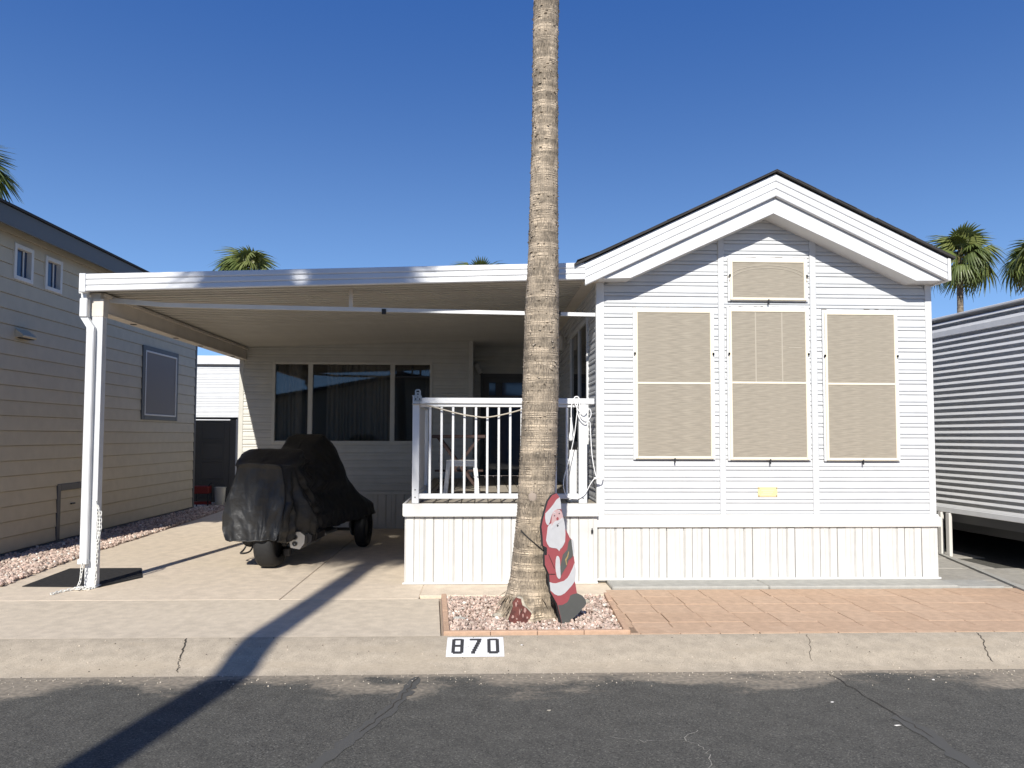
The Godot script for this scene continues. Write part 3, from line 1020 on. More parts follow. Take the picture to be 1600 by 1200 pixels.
	part(h, "eave_board", box(Vector3(5.118, 3.32, -22.0), Vector3(5.15, 3.54, -8.505), 0.003), M.white)
	# plate
	var pl := Node3D.new()
	pl.name = "brass_plate"
	h.add_child(pl, true)
	pl.set_meta("label", "small brass plate with worn lettering on the siding")
	part(pl, "plate", box(Vector3(3.088, 0.936, zw + 0.014), Vector3(3.308, 1.042, zw + 0.020), 0.002), M.brass)
	for i in 3:
		part(pl, "lettering", box(Vector3(3.125 + 0.02 * (i % 2), 1.006 - i * 0.022, zw + 0.020), Vector3(3.272 - 0.015 * i, 1.011 - i * 0.022, zw + 0.0212), 0.0004), M.cream)
	for q in [[3.098, 0.946], [3.298, 0.946], [3.098, 1.032], [3.298, 1.032]]:
		part(pl, "screw", box(Vector3(q[0] - 0.005, q[1] - 0.005, zw + 0.020), Vector3(q[0] + 0.005, q[1] + 0.005, zw + 0.024), 0.002), M.dark_metal)

# ------------------------------------------------------------------ room at the back of the carport
func room_addition() -> void:
	var h := thing("room_addition", "shaded white sided room with wide three part window behind the carport", "house extension")
	var z := -13.80
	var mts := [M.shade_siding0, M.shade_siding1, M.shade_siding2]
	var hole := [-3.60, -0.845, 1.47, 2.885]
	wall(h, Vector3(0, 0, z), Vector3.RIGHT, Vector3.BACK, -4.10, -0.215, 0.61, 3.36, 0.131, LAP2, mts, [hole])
	part(h, "corner_trim", box(Vector3(-4.18, 0.0, z - 0.05), Vector3(-4.101, 3.2, z + 0.018), 0.005), mts[1])
	part(h, "corner_trim", box(Vector3(-0.214, 0.6, z - 0.05), Vector3(-0.13, 3.36, z + 0.018), 0.005), mts[2])
	part(h, "belt_band", moulding(-4.10, 0.645, -0.14, 0.645, [[0.0, 0.0], [0.006, 0.022], [0.055, 0.024], [0.06, 0.0]], z + 0.015), mts[2])
	skirting(h, Vector3(-4.10, 0.0, z + 0.012), Vector3.RIGHT, Vector3.BACK, 3.95, 0.60, 0.155, "shade_siding", 0.001, 0.008)
	# shell
	part(h, "wall", boxes([[Vector3(-4.16, 0.0, z - 0.10), Vector3(hole[0], 3.36, z - 0.013)], [Vector3(hole[1], 0.0, z - 0.10), Vector3(-0.15, 3.36, z - 0.013)],
		[Vector3(hole[0], 0.0, z - 0.10), Vector3(hole[1], hole[2], z - 0.013)], [Vector3(hole[0], hole[3], z - 0.10), Vector3(hole[1], 3.36, z - 0.013)],
		[Vector3(-4.16, 0.0, -18.5), Vector3(-4.06, 3.36, z - 0.101)], [Vector3(-0.25, 0.0, -18.5), Vector3(-0.15, 3.36, z - 0.101)], [Vector3(-4.059, 0.0, -18.5), Vector3(-0.251, 3.36, -18.4)]], 0.0), M.room)
	part(h, "floor", box(Vector3(-4.05, 0.55, -18.39), Vector3(-0.26, 0.62, z - 0.11), 0.0), M.room)
	part(h, "ceiling", box(Vector3(-4.05, 3.28, -18.39), Vector3(-0.26, 3.35, z - 0.11), 0.0), M.room)
	part(h, "roof", box(Vector3(-4.22, 3.365, -18.7), Vector3(1.30, 3.45, z + 0.01), 0.004), M.white)
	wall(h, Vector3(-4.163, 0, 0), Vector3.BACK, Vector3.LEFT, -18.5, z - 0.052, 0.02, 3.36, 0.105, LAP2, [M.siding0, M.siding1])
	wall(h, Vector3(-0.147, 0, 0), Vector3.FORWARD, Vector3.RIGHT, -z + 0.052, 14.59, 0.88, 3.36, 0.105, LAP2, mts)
	# window
	var w := Node3D.new()
	w.name = "window"
	h.add_child(w, true)
	part(w, "window_frame", frame(-3.61, -0.835, 1.46, 2.895, 0.052, z - 0.03, z + 0.030, 0.005), mts[1])
	part(w, "mullion", box(Vector3(-2.995, 1.512, z - 0.03), Vector3(-2.915, 2.843, z + 0.024), 0.005), mts[1])
	part(w, "mullion", box(Vector3(-1.575, 1.512, z - 0.03), Vector3(-1.495, 2.843, z + 0.024), 0.005), mts[1])
	for q in [[-3.555, -2.997], [-2.913, -1.577], [-1.493, -0.889]]:
		part(w, "pane", box(Vector3(q[0], 1.514, z - 0.012), Vector3(q[1], 2.841, z - 0.008), 0.0), M.glass)
	part(w, "sash_rail", box(Vector3(-1.493, 2.62, z - 0.02), Vector3(-0.889, 2.65, z - 0.002), 0.004), M.dark_metal)
	part(w, "sash_rail", box(Vector3(-1.21, 2.65, z - 0.02), Vector3(-1.18, 2.84, z - 0.002), 0.004), M.dark_metal)
	for q in [[-3.56, -3.15, 4], [-2.72, -1.62, 15], [-0.98, -0.88, 2]]:
		var rows := []
		for i in 5:
			var row := PackedVector3Array()
			var cols: int = q[2] * 8
			for j in cols + 1:
				var u := float(j) / cols
				row.append(Vector3(lerpf(q[0], q[1], u), lerpf(2.86, 1.45, i / 4.0), z - 0.22 + 0.035 * sin(u * q[2] * TAU + 2.6 * sin(u * 9.0 + q[0]) + 1.1 * sin(u * 23.0)) * (0.5 + 0.12 * i + 0.3 * sin(u * 5.0))))
			rows.append(row)
		part(w, "curtain", grid(rows), M.curtain)
	# entry wall beside it, at the back of the porch
	var e := thing("entry_wall", "shaded siding wall with dark storm door at back of porch", "wall")
	wall(e, Vector3(0, 0, -14.60), Vector3.RIGHT, Vector3.BACK, -0.145, 1.285, 0.87, 3.36, 0.131, LAP2, mts, [[0.0, 0.93, 0.87, 2.76]])
	part(e, "backing", box(Vector3(-0.145, 0.87, -14.75), Vector3(1.285, 3.36, -14.69), 0.0), M.room)
	var d := Node3D.new()
	d.name = "door"
	e.add_child(d, true)
	part(d, "door_frame", boxes([[Vector3(0.0, 0.88, -14.64), Vector3(0.055, 2.76, -14.57)], [Vector3(0.875, 0.88, -14.64), Vector3(0.93, 2.76, -14.57)], [Vector3(0.055, 2.70, -14.64), Vector3(0.875, 2.76, -14.57)]], 0.004), M.grey_trim)
	part(d, "door_leaf", frame(0.058, 0.872, 0.885, 2.697, 0.10, -14.635, -14.59, 0.005), M.grey_trim)
	part(d, "pane", box(Vector3(0.158, 0.985, -14.622), Vector3(0.772, 2.597, -14.612), 0.0), M.blue_glass)
	part(d, "muntin", box(Vector3(0.158, 2.33, -14.611), Vector3(0.772, 2.355, -14.600), 0.003), M.grey_trim)
	part(d, "muntin", box(Vector3(0.28, 2.355, -14.611), Vector3(0.40, 2.597, -14.600), 0.003), M.dark_metal)
	part(d, "handle", box(Vector3(0.79, 1.82, -14.59), Vector3(0.82, 1.98, -14.55), 0.008), M.dark_metal)

# ------------------------------------------------------------------ carport
func fy(x: float) -> float:      # top line of the carport fascia
	return 3.290 + 0.0350 * (x + 4.21)

func carport() -> void:
	var c := thing("carport", "white aluminium carport roof on one post over the concrete drive", "carport")
	var rp := ribbed(0.186, 3)
	part(c, "fascia", moulding(-4.145, fy(-4.145), 1.119, GABLE[0][1], rp, -8.37), M.fascia)
	part(c, "end_cap", box(Vector3(-4.212, 3.098, -8.46), Vector3(-4.146, 3.294, -8.352), 0.004), M.white)
	var slope := Basis(Vector3.BACK, atan(0.035))
	var y0 := 3.128
	var prof := []
	for k in 2:
		var zz := -0.1375 * k
		prof.append_array([[zz, 0.055], [zz - 0.050, 0.055], [zz - 0.060, 0.0], [zz - 0.118, 0.0], [zz - 0.128, 0.055]])
	var body := prof.duplicate()
	body.append([-0.2735, 0.055]); body.append([-0.2735, 0.07]); body.append([0.0, 0.07])
	var pan := extrude(body, Vector3.ZERO, Vector3.BACK, Vector3.UP, Vector3.RIGHT, 0.02, 5.33)
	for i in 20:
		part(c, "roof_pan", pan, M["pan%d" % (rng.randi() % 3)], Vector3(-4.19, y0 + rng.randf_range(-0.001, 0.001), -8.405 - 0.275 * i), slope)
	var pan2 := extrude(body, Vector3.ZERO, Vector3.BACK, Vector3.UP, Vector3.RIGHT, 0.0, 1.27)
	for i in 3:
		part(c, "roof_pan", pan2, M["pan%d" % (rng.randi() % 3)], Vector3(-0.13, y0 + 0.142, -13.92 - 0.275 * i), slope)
	# side beam, its flange and plugs
	part(c, "beam", boxes([[Vector3(-4.165, 2.925, -13.79), Vector3(-4.065, 3.122, -8.52)]], 0.006), M.beam)
	part(c, "flange", box(Vector3(-4.19, 2.912, -13.79), Vector3(-4.05, 2.9235, -8.60), 0.003), M.beam)
	part(c, "flange", box(Vector3(-4.064, 3.085, -13.79), Vector3(-4.03, 3.120, -8.55), 0.003), M.beam)
	for zz in [-9.45, -10.75, -11.7, -13.2]:
		part(c, "plug", lathe([[0.0, 2.905], [0.035, 2.906], [0.038, 2.9115], [0.0, 2.9115]], 12, 1), M.black, Vector3(-4.115, 0, zz))
	part(c, "gutter", boxes([[Vector3(-4.205, 3.10, -13.8), Vector3(-4.185, 3.25, -8.47)], [Vector3(-4.26, 3.10, -13.8), Vector3(-4.205, 3.115, -8.47)], [Vector3(-4.27, 3.10, -13.8), Vector3(-4.26, 3.22, -8.47)]], 0.003), M.white)
	# post: two channels with a web between
	part(c, "post", boxes([[Vector3(-4.135, 0.0, -8.60), Vector3(-4.025, 2.92, -8.585)], [Vector3(-4.135, 0.0, -8.515), Vector3(-4.09, 2.92, -8.500)], [Vector3(-4.070, 0.0, -8.515), Vector3(-4.025, 2.92, -8.500)],
		[Vector3(-4.090, 0.0, -8.585), Vector3(-4.070, 2.92, -8.500)], [Vector3(-4.031, 0.0, -8.585), Vector3(-4.025, 2.92, -8.515)], [Vector3(-4.135, 0.0, -8.585), Vector3(-4.129, 2.92, -8.515)]], 0.003), M.white)
	part(c, "post_bracket", boxes([[Vector3(-4.14, 2.86, -8.61), Vector3(-4.02, 3.05, -8.495)]], 0.004), M.beam)
	part(c, "post_foot", box(Vector3(-4.15, 0.002, -8.62), Vector3(-4.01, 0.014, -8.49), 0.003), M.white)
	# downspout with its elbow
	var ds := part(c, "downspout", boxes([[Vector3(-4.165, 0.30, -8.497), Vector3(-4.085, 2.70, -8.435)]], 0.010), M.white)
	part(ds, "outlet_box", box(Vector3(-4.235, 2.845, -8.50), Vector3(-4.155, 3.045, -8.42), 0.008), M.white)
	part(ds, "drop", box(Vector3(-4.225, 3.046, -8.49), Vector3(-4.165, 3.10, -8.43), 0.004), M.white)
	part(ds, "elbow", extrude([[-4.233, 2.845], [-4.157, 2.845], [-4.087, 2.74], [-4.087, 2.69], [-4.163, 2.69], [-4.163, 2.735]], Vector3.ZERO, Vector3.RIGHT, Vector3.UP, Vector3.FORWARD, 8.44, 8.495), M.white)
	part(ds, "shoe", box(Vector3(-4.178, 0.255, -8.495), Vector3(-4.082, 0.31, -8.425), 0.006), M.white)
	# screen track rail across the front
	var rail := part(c, "track_rail", extrude([[-4.10, 3.052], [-3.45, 3.005], [1.282, 2.945], [1.282, 2.985], [-3.45, 3.052], [-4.10, 3.108]], Vector3.ZERO, Vector3.RIGHT, Vector3.UP, Vector3.FORWARD, 8.725, 8.765), M.white)
	part(rail, "hanger", box(Vector3(-1.465, 3.02, -8.745), Vector3(-1.42, 3.235, -8.73), 0.003), M.beam)
	for x in [-1.075, 0.866]:
		part(rail, "bracket", box(Vector3(x - 0.024, 2.945, -8.724), Vector3(x + 0.024, 3.005, -8.705), 0.005), M.black)

# ------------------------------------------------------------------ porch
func porch() -> void:
	var p := thing("porch", "raised white skirted porch with baluster railing beside the palm trunk", "porch")
	part(p, "frame_core", box(Vector3(-0.77, 0.0, -14.58), Vector3(1.285, 0.835, -8.63), 0.0), M.black)
	skirting(p, Vector3(-0.812, 0.02, -8.608), Vector3.RIGHT, Vector3.BACK, 2.095, 0.722, 0.105, "skirt", 0.0015)
	part(p, "skirting_backer", box(Vector3(-0.80, 0.03, -8.629), Vector3(1.28, 0.70, -8.621), 0.0), M.skirt2)
	part(p, "bottom_rail", box(Vector3(-0.83, 0.004, -8.616), Vector3(1.285, 0.026, -8.585), 0.004), M.band)
	skirting(p, Vector3(-0.805, 0.0, -13.78), Vector3.BACK, Vector3.LEFT, 5.17, 0.735, 0.14, "skirt", 0.002)
	part(p, "fascia_board", extrude([[-0.822, 0.735], [1.286, 0.735], [1.286, 0.872], [-0.805, 0.872], [-0.820, 0.80]], Vector3.ZERO, Vector3.RIGHT, Vector3.UP, Vector3.FORWARD, 8.555, 8.585), M.band)
	part(p, "fascia_board", box(Vector3(-0.835, 0.738, -13.78), Vector3(-0.806, 0.870, -8.59), 0.004), M.band)
	for i in 14:
		var x := -0.795 + 0.1485 * i
		part(p, "deck_board", box(Vector3(x, 0.840, -14.56 if x > -0.2 else -13.77), Vector3(x + 0.1385, 0.872, -8.588), 0.004), M["deck%d" % (rng.randi() % 3)])
	# railing
	var z0 := -8.635
	var z1 := -8.565
	var r := Node3D.new()
	r.name = "railing"
	p.add_child(r, true)
	part(r, "post", box(Vector3(-0.735, 0.873, z0), Vector3(-0.660, 2.03, z1), 0.006), M.white)
	part(r, "post", box(Vector3(1.075, 0.873, z0), Vector3(1.165, 2.00, z1), 0.006), M.white)
	part(r, "post_cap", box(Vector3(-0.742, 2.031, z0 - 0.006), Vector3(-0.653, 2.040, z1 + 0.006), 0.003), M.white)
	part(r, "top_rail", box(Vector3(-0.659, 1.952, z0 - 0.01), Vector3(1.245, 2.015, z1 + 0.008), 0.006), M.white)
	part(r, "top_rail", box(Vector3(-0.655, 1.918, z0 + 0.015), Vector3(1.074, 1.950, z1 - 0.015), 0.004), M.white)
	part(r, "bottom_rail", box(Vector3(-0.659, 0.922, z0 + 0.012), Vector3(1.074, 0.977, z1 - 0.008), 0.005), M.white)
	var bal := box(Vector3(-0.0125, 0.978, -0.0125), Vector3(0.0125, 1.917, 0.0125), 0.003)
	for i in 13:
		part(r, "baluster", bal, M.white, Vector3(-0.546 + 0.1245 * i, 0, -8.60))
	for q in [[-0.70, 0.94], [-0.70, 1.02], [1.12, 0.93]]:
		part(r, "bolt", box(Vector3(q[0] - 0.006, q[1] - 0.006, z1), Vector3(q[0] + 0.006, q[1] + 0.006, z1 + 0.005), 0.002), M.dark_metal)
	# solid left side guard
	part(r, "side_panel", box(Vector3(-0.712, 0.98, -10.0), Vector3(-0.700, 1.93, -8.64), 0.002), M.plastic)
	part(r, "side_rail", box(Vector3(-0.735, 1.932, -10.1), Vector3(-0.675, 2.0, -8.64), 0.005), M.white)
	part(r, "side_rail", box(Vector3(-0.725, 0.92, -10.1), Vector3(-0.685, 0.978, -8.64), 0.005), M.white)
	part(r, "post", box(Vector3(-0.735, 0.873, -10.18), Vector3(-0.665, 2.02, -10.101), 0.005), M.white)
	part(p, "vent_hook", boxes([[Vector3(1.208, 0.55, -8.59), Vector3(1.232, 0.585, -8.575)], [Vector3(1.214, 0.585, -8.59), Vector3(1.226, 0.605, -8.578)]], 0.004), M.black)

# ------------------------------------------------------------------ neighbours
func plain_window(parent: Node, o: Vector3, ua: Vector3, n: Vector3, a0: float, a1: float, y0: float, y1: float, fr: Material, pane: Material, w: float, proud: float, bar := 0.0) -> void:
	var b := Basis(ua, Vector3.UP, n)
	var g := Node3D.new()
	g.name = "window"
	parent.add_child(g, true)
	g.transform = Transform3D(b, o)
	part(g, "window_frame", frame(a0, a1, y0, y1, w, -0.06, proud, 0.004), fr)
	part(g, "pane", box(Vector3(a0 + w, y0 + w, -0.045), Vector3(a1 - w, y1 - w, -0.038), 0.0), pane)
	if bar > 0.0:
		part(g, "sash_bar", box(Vector3(bar - 0.012, y0 + w, -0.037), Vector3(bar + 0.012, y1 - w, -0.02), 0.003), fr)

func left_neighbour() -> void:
	var h := thing("neighbour_house", "grey beige lap sided house in its own shade left of the carport", "house")
	var x := -6.18
	var o := Vector3(x, 0, 0)
	var mts := [M.beige0, M.beige1, M.beige2, M.beige3]
	# along FORWARD: a = -z
	var holes := [[10.54, 10.985, 3.66, 4.14], [11.285, 11.735, 3.66, 4.14], [14.56, 16.24, 1.90, 3.25], [11.80, 12.70, 0.06, 0.88]]
	wall(h, o, Vector3.FORWARD, Vector3.RIGHT, 8.92, 17.24, 0.06, 4.37, 0.1985, LAP1, mts, holes)
	part(h, "corner_trim", box(Vector3(x - 0.08, 0.0, -17.33), Vector3(x + 0.020, 4.35, -17.245), 0.004), M.grey_trim)
	part(h, "corner_trim", box(Vector3(x - 0.08, 0.0, -8.915), Vector3(x + 0.020, 4.35, -8.83), 0.004), M.grey_trim)
	part(h, "wall", boxes([[Vector3(-13.0, 0.0, -17.3), Vector3(x - 0.10, 4.40, -8.86)]], 0.0), M.beige3)
	part(h, "base_board", box(Vector3(x - 0.02, -0.02, -17.24), Vector3(x + 0.022, 0.055, -8.92), 0.004), M.grey_trim)
	plain_window(h, o, Vector3.FORWARD, Vector3.RIGHT, 10.54, 10.985, 3.66, 4.14, M.offwhite, M.blue_glass, 0.055, 0.03, 10.83)
	plain_window(h, o, Vector3.FORWARD, Vector3.RIGHT, 11.285, 11.735, 3.66, 4.14, M.offwhite, M.blue_glass, 0.055, 0.03, 11.58)
	var w := Node3D.new()
	w.name = "window"
	h.add_child(w, true)
	w.set_meta("label", "dark trimmed window with a grey sun screen")
	w.transform = Transform3D(Basis(Vector3.FORWARD, Vector3.UP, Vector3.RIGHT), o)
	part(w, "window_frame", frame(14.56, 16.24, 1.885, 3.25, 0.105, -0.04, 0.035, 0.006), M.grey_fascia)
	part(w, "screen_frame", frame(14.66, 16.13, 1.965, 3.165, 0.03, 0.0, 0.045, 0.004), M.offwhite)
	part(w, "sun_screen", box(Vector3(14.69, 1.995, 0.0), Vector3(16.10, 3.135, 0.028), 0.0), M.grey_screen)
	# access hatch with siding of its own
	var d := Node3D.new()
	d.name = "hatch"
	h.add_child(d, true)
	d.transform = Transform3D(Basis(Vector3.FORWARD, Vector3.UP, Vector3.RIGHT), o)
	part(d, "hatch_frame", boxes([[Vector3(11.80, 0.06, -0.02), Vector3(11.89, 0.88, 0.026)], [Vector3(12.61, 0.06, -0.02), Vector3(12.70, 0.88, 0.026)], [Vector3(11.89, 0.78, -0.02), Vector3(12.61, 0.88, 0.026)]], 0.004), M.grey_trim)
	for r in 4:
		part(d, "siding_board", board(LAP1, 0.1985, 0.0, 0.1985 if r < 3 else 0.12, -0.352, -0.352, 0.352, 0.352), mts[r % 4], Vector3(12.25, 0.06 + 0.1985 * r, -0.004))
	part(d, "handle", box(Vector3(12.19, 0.555, 0.008), Vector3(12.31, 0.575, 0.03), 0.006), M.black)
	var v := part(h, "vent_hood", extrude([[0.0, 0.0], [0.11, -0.085], [0.11, -0.10], [0.095, -0.115], [0.0, -0.115]], Vector3(x + 0.012, 3.01, -10.63), Vector3.RIGHT, Vector3.UP, Vector3.FORWARD, 0.0, 0.325), M.beige0)
	part(v, "vent_mouth", box(Vector3(x + 0.03, 2.885, -10.93), Vector3(x + 0.10, 2.894, -10.655), 0.002), M.black)
	# eave
	part(h, "eave_fascia", box(Vector3(-5.925, 4.215, -17.7), Vector3(-5.895, 4.455, -8.5), 0.004), M.grey_fascia)
	part(h, "soffit", box(Vector3(-6.19, 4.36, -17.7), Vector3(-5.926, 4.385, -8.5), 0.0), M.grey_fascia)
	part(h, "roof", extrude([[-5.86, 4.456], [-5.86, 4.485], [-9.5, 5.30], [-13.2, 4.5], [-13.2, 4.46], [-9.5, 5.25]], Vector3.ZERO, Vector3.RIGHT, Vector3.UP, Vector3.FORWARD, 8.45, 17.75), M.shingle)
	part(h, "gable_wall", extrude([[-13.0, 4.40], [-6.2, 4.40], [-9.5, 5.2]], Vector3.ZERO, Vector3.RIGHT, Vector3.UP, Vector3.FORWARD, 8.9, 17.2), M.beige2)

func right_neighbour() -> void:
	var h := thing("ribbed_trailer", "white ribbed metal trailer home raised on posts right of the gabled home", "trailer")
	var x := 6.36
	var o := Vector3(x, 0, 0)
	var mts := [M.ribbed0, M.ribbed1]
	var pivot := Vector3(6.36, 0, -10.5)
	var turn := Basis(Vector3.UP, 0.07)
	h.transform = Transform3D(turn, pivot - turn * pivot)
	wall(h, o, Vector3.BACK, Vector3.LEFT, -17.0, -7.6, 0.66, 2.98, 0.083, RIBS, mts)
	part(h, "body", box(Vector3(x + 0.15, 0.62, -17.0), Vector3(9.8, 3.18, -7.6), 0.0), M.ribbed0)
	part(h, "bottom_band", box(Vector3(x - 0.022, 0.585, -17.0), Vector3(x + 0.02, 0.659, -7.6), 0.006), M.ribbed1)
	part(h, "top_band", box(Vector3(x - 0.022, 2.981, -17.0), Vector3(x + 0.02, 3.065, -7.6), 0.004), M.ribbed1)
	wall(h, o, Vector3.BACK, Vector3.LEFT, -17.0, -7.6, 3.066, 3.23, 0.082, RIBS, mts)
	part(h, "roof_edge", box(Vector3(x - 0.03, 3.231, -17.05), Vector3(9.85, 3.262, -7.55), 0.006), M.ribbed0)
	for z in [-10.62, -10.45, -13.2]:
		part(h, "post", boxes([[Vector3(6.295, 0.0, z - 0.035), Vector3(6.325, 0.584, z + 0.035)], [Vector3(6.325, 0.0, z - 0.006), Vector3(6.36, 0.584, z + 0.006)]], 0.003), M.offwhite)
	part(h, "underbody", box(Vector3(6.5, 0.45, -17.0), Vector3(9.7, 0.615, -7.7), 0.0), M.grey_trim)
	part(h, "chassis_beam", box(Vector3(6.75, 0.30, -16.5), Vector3(6.85, 0.449, -7.8), 0.004), M.dark_metal)
	part(h, "far_skirt", box(Vector3(9.6, -0.02, -17.0), Vector3(9.7, 0.449, -7.6), 0.0), M.ribbed0)
	part(h, "far_skirt", box(Vector3(6.4, -0.02, -17.1), Vector3(9.6, 0.449, -17.0), 0.0), M.ribbed0)
	var k := struct("slab_edge", extrude([[6.26, 10.60], [5.60, 7.80], [5.66, 7.78], [6.32, 10.58]], Vector3.ZERO, Vector3.RIGHT, Vector3.FORWARD, Vector3.UP, -0.1, 0.022), M.footing)
	part(k, "pad", extrude([[6.325, 10.60], [5.665, 7.80], [9.0, 7.80], [9.0, 16.5], [6.325, 16.5]], Vector3.ZERO, Vector3.RIGHT, Vector3.FORWARD, Vector3.UP, -0.1, -0.005), M.asphalt_far)

func far_things() -> void:
	var h := thing("white_house", "sunlit white sided house far behind the grey gate", "house")
	wall(h, Vector3(0, 0, -26.0), Vector3.RIGHT, Vector3.BACK, -16.0, -4.0, 0.0, 3.86, 0.155, LAP2, [M.siding1, M.siding2])
	part(h, "wall", box(Vector3(-16, 0, -34), Vector3(-4, 3.9, -26.013), 0.0), M.white)
	part(h, "drip_edge", box(Vector3(-16.1, 3.862, -26.1), Vector3(-3.9, 3.92, -25.93), 0.004), M.dark_metal)
	part(h, "parapet", moulding(-16.1, 4.60, -3.9, 3.72, [[0.0, 0.0], [0.05, 0.03], [0.40, 0.03], [0.42, 0.0]], -26.1), M.fascia)
	part(h, "fascia", box(Vector3(-16.1, 3.921, -26.2), Vector3(-3.9, 4.20, -25.96), 0.004), M.fascia)
	var g := thing("gate", "dark grey panelled gate between the two houses", "gate", Vector3(0, 0, -18.5))
	part(g, "gate_leaf", box(Vector3(-6.62, 0.06, -0.04), Vector3(-5.80, 1.95, 0.0), 0.004), M.gate)
	for i in 4:
		var y := 0.16 + 0.445 * i
		part(g, "gate_panel", frame(-6.45, -5.92, y, y + 0.40, 0.03, 0.0, 0.014, 0.004), M.gate)
	part(g, "gate_post", box(Vector3(-5.79, 0.0, -0.06), Vector3(-5.66, 1.97, 0.02), 0.005), M.gate)
	part(g, "gate_cap", box(Vector3(-6.66, 1.971, -0.08), Vector3(-5.62, 2.02, 0.03), 0.005), M.black)
	var j := thing("fence_panel", "white siding panel closing the gap right of the gate", "fence", Vector3(0, 0, -18.5))
	wall(j, Vector3.ZERO, Vector3.RIGHT, Vector3.BACK, -5.65, -4.17, 0.0, 2.0, 0.105, LAP2, [M.siding1, M.siding2])
	part(j, "end_post", box(Vector3(-5.655, 0.0, -0.05), Vector3(-5.60, 2.02, 0.022), 0.004), M.white)
	# home across the street, seen mirrored in the carport window
	var a := thing("opposite_home", "low pale home across the street mirrored in the carport window", "house", Vector3(0, 0, 9.5))
	wall(a, Vector3.ZERO, Vector3.LEFT, Vector3.FORWARD, -5.0, 12.0, 0.0, 2.9, 0.29, LAP1, [M.beige0, M.beige1])
	part(a, "wall", box(Vector3(-12.0, 0.0, 0.013), Vector3(5.0, 2.9, 9.0), 0.0), M.beige1)
	part(a, "roof", extrude([[-12.5, 2.85], [-3.5, 4.4], [5.5, 2.85], [5.5, 2.95], [-3.5, 4.55], [-12.5, 2.95]], Vector3.ZERO, Vector3.RIGHT, Vector3.UP, Vector3.BACK, -0.5, 9.5), M.shingle)
	part(a, "gable", extrude([[-12.0, 2.9], [5.0, 2.9], [-3.5, 4.38]], Vector3.ZERO, Vector3.RIGHT, Vector3.UP, Vector3.BACK, 0.0, 9.0), M.beige1)

# ------------------------------------------------------------------ palms
func frond_meshes(seed_: int, plen: float, blade: float, leaflets: int) -> Array:   # [blade mesh, stalk mesh]; grows along +z, up is +y
	var r := RandomNumberGenerator.new(); r.seed = seed_
	var s := st()
	var stalk := []
	for i in 7:
		var t := i / 6.0
		stalk.append(Vector3(0, 0.10 * sin(t * 2.2) * plen - 0.10 * t * t * plen, t * plen))
	var hub: Vector3 = stalk[-1]
	for i in leaflets:
		var u := (i + 0.5) / leaflets
		var a := lerpf(-2.25, 2.25, u)
		var l := blade * (0.60 + 0.40 * cos(a * 0.62)) * r.randf_range(0.9, 1.08)
		var d := Vector3(sin(a), 0.10 * cos(a * 2.0) + 0.12, cos(a)).normalized()
		var side := Vector3(cos(a), 0, -sin(a))
		var w := blade * 0.052
		var prev := []
		var droop := r.randf_range(1.0, 1.8)
		for k in 5:
			var t := k / 4.0
			var c := hub + d * l * t + Vector3(0, -droop * l * pow(maxf(t - 0.35, 0.0), 1.6) * 1.4, 0)
			c += d * -0.12 * l * pow(maxf(t - 0.5, 0.0), 1.5)
			var ww: float = w * [0.35, 1.0, 1.05, 0.7, 0.10][k]
			var cur := [c - side * ww, c + Vector3(0, ww * 0.45, 0), c + side * ww]
			if k > 0:
				ccw(s, [prev[0], prev[1], cur[1], cur[0]])
				ccw(s, [prev[1], prev[2], cur[2], cur[1]])
			prev = cur
	return [done(s), tube(stalk, 0.022 * plen + 0.008, 5, 0.010)]

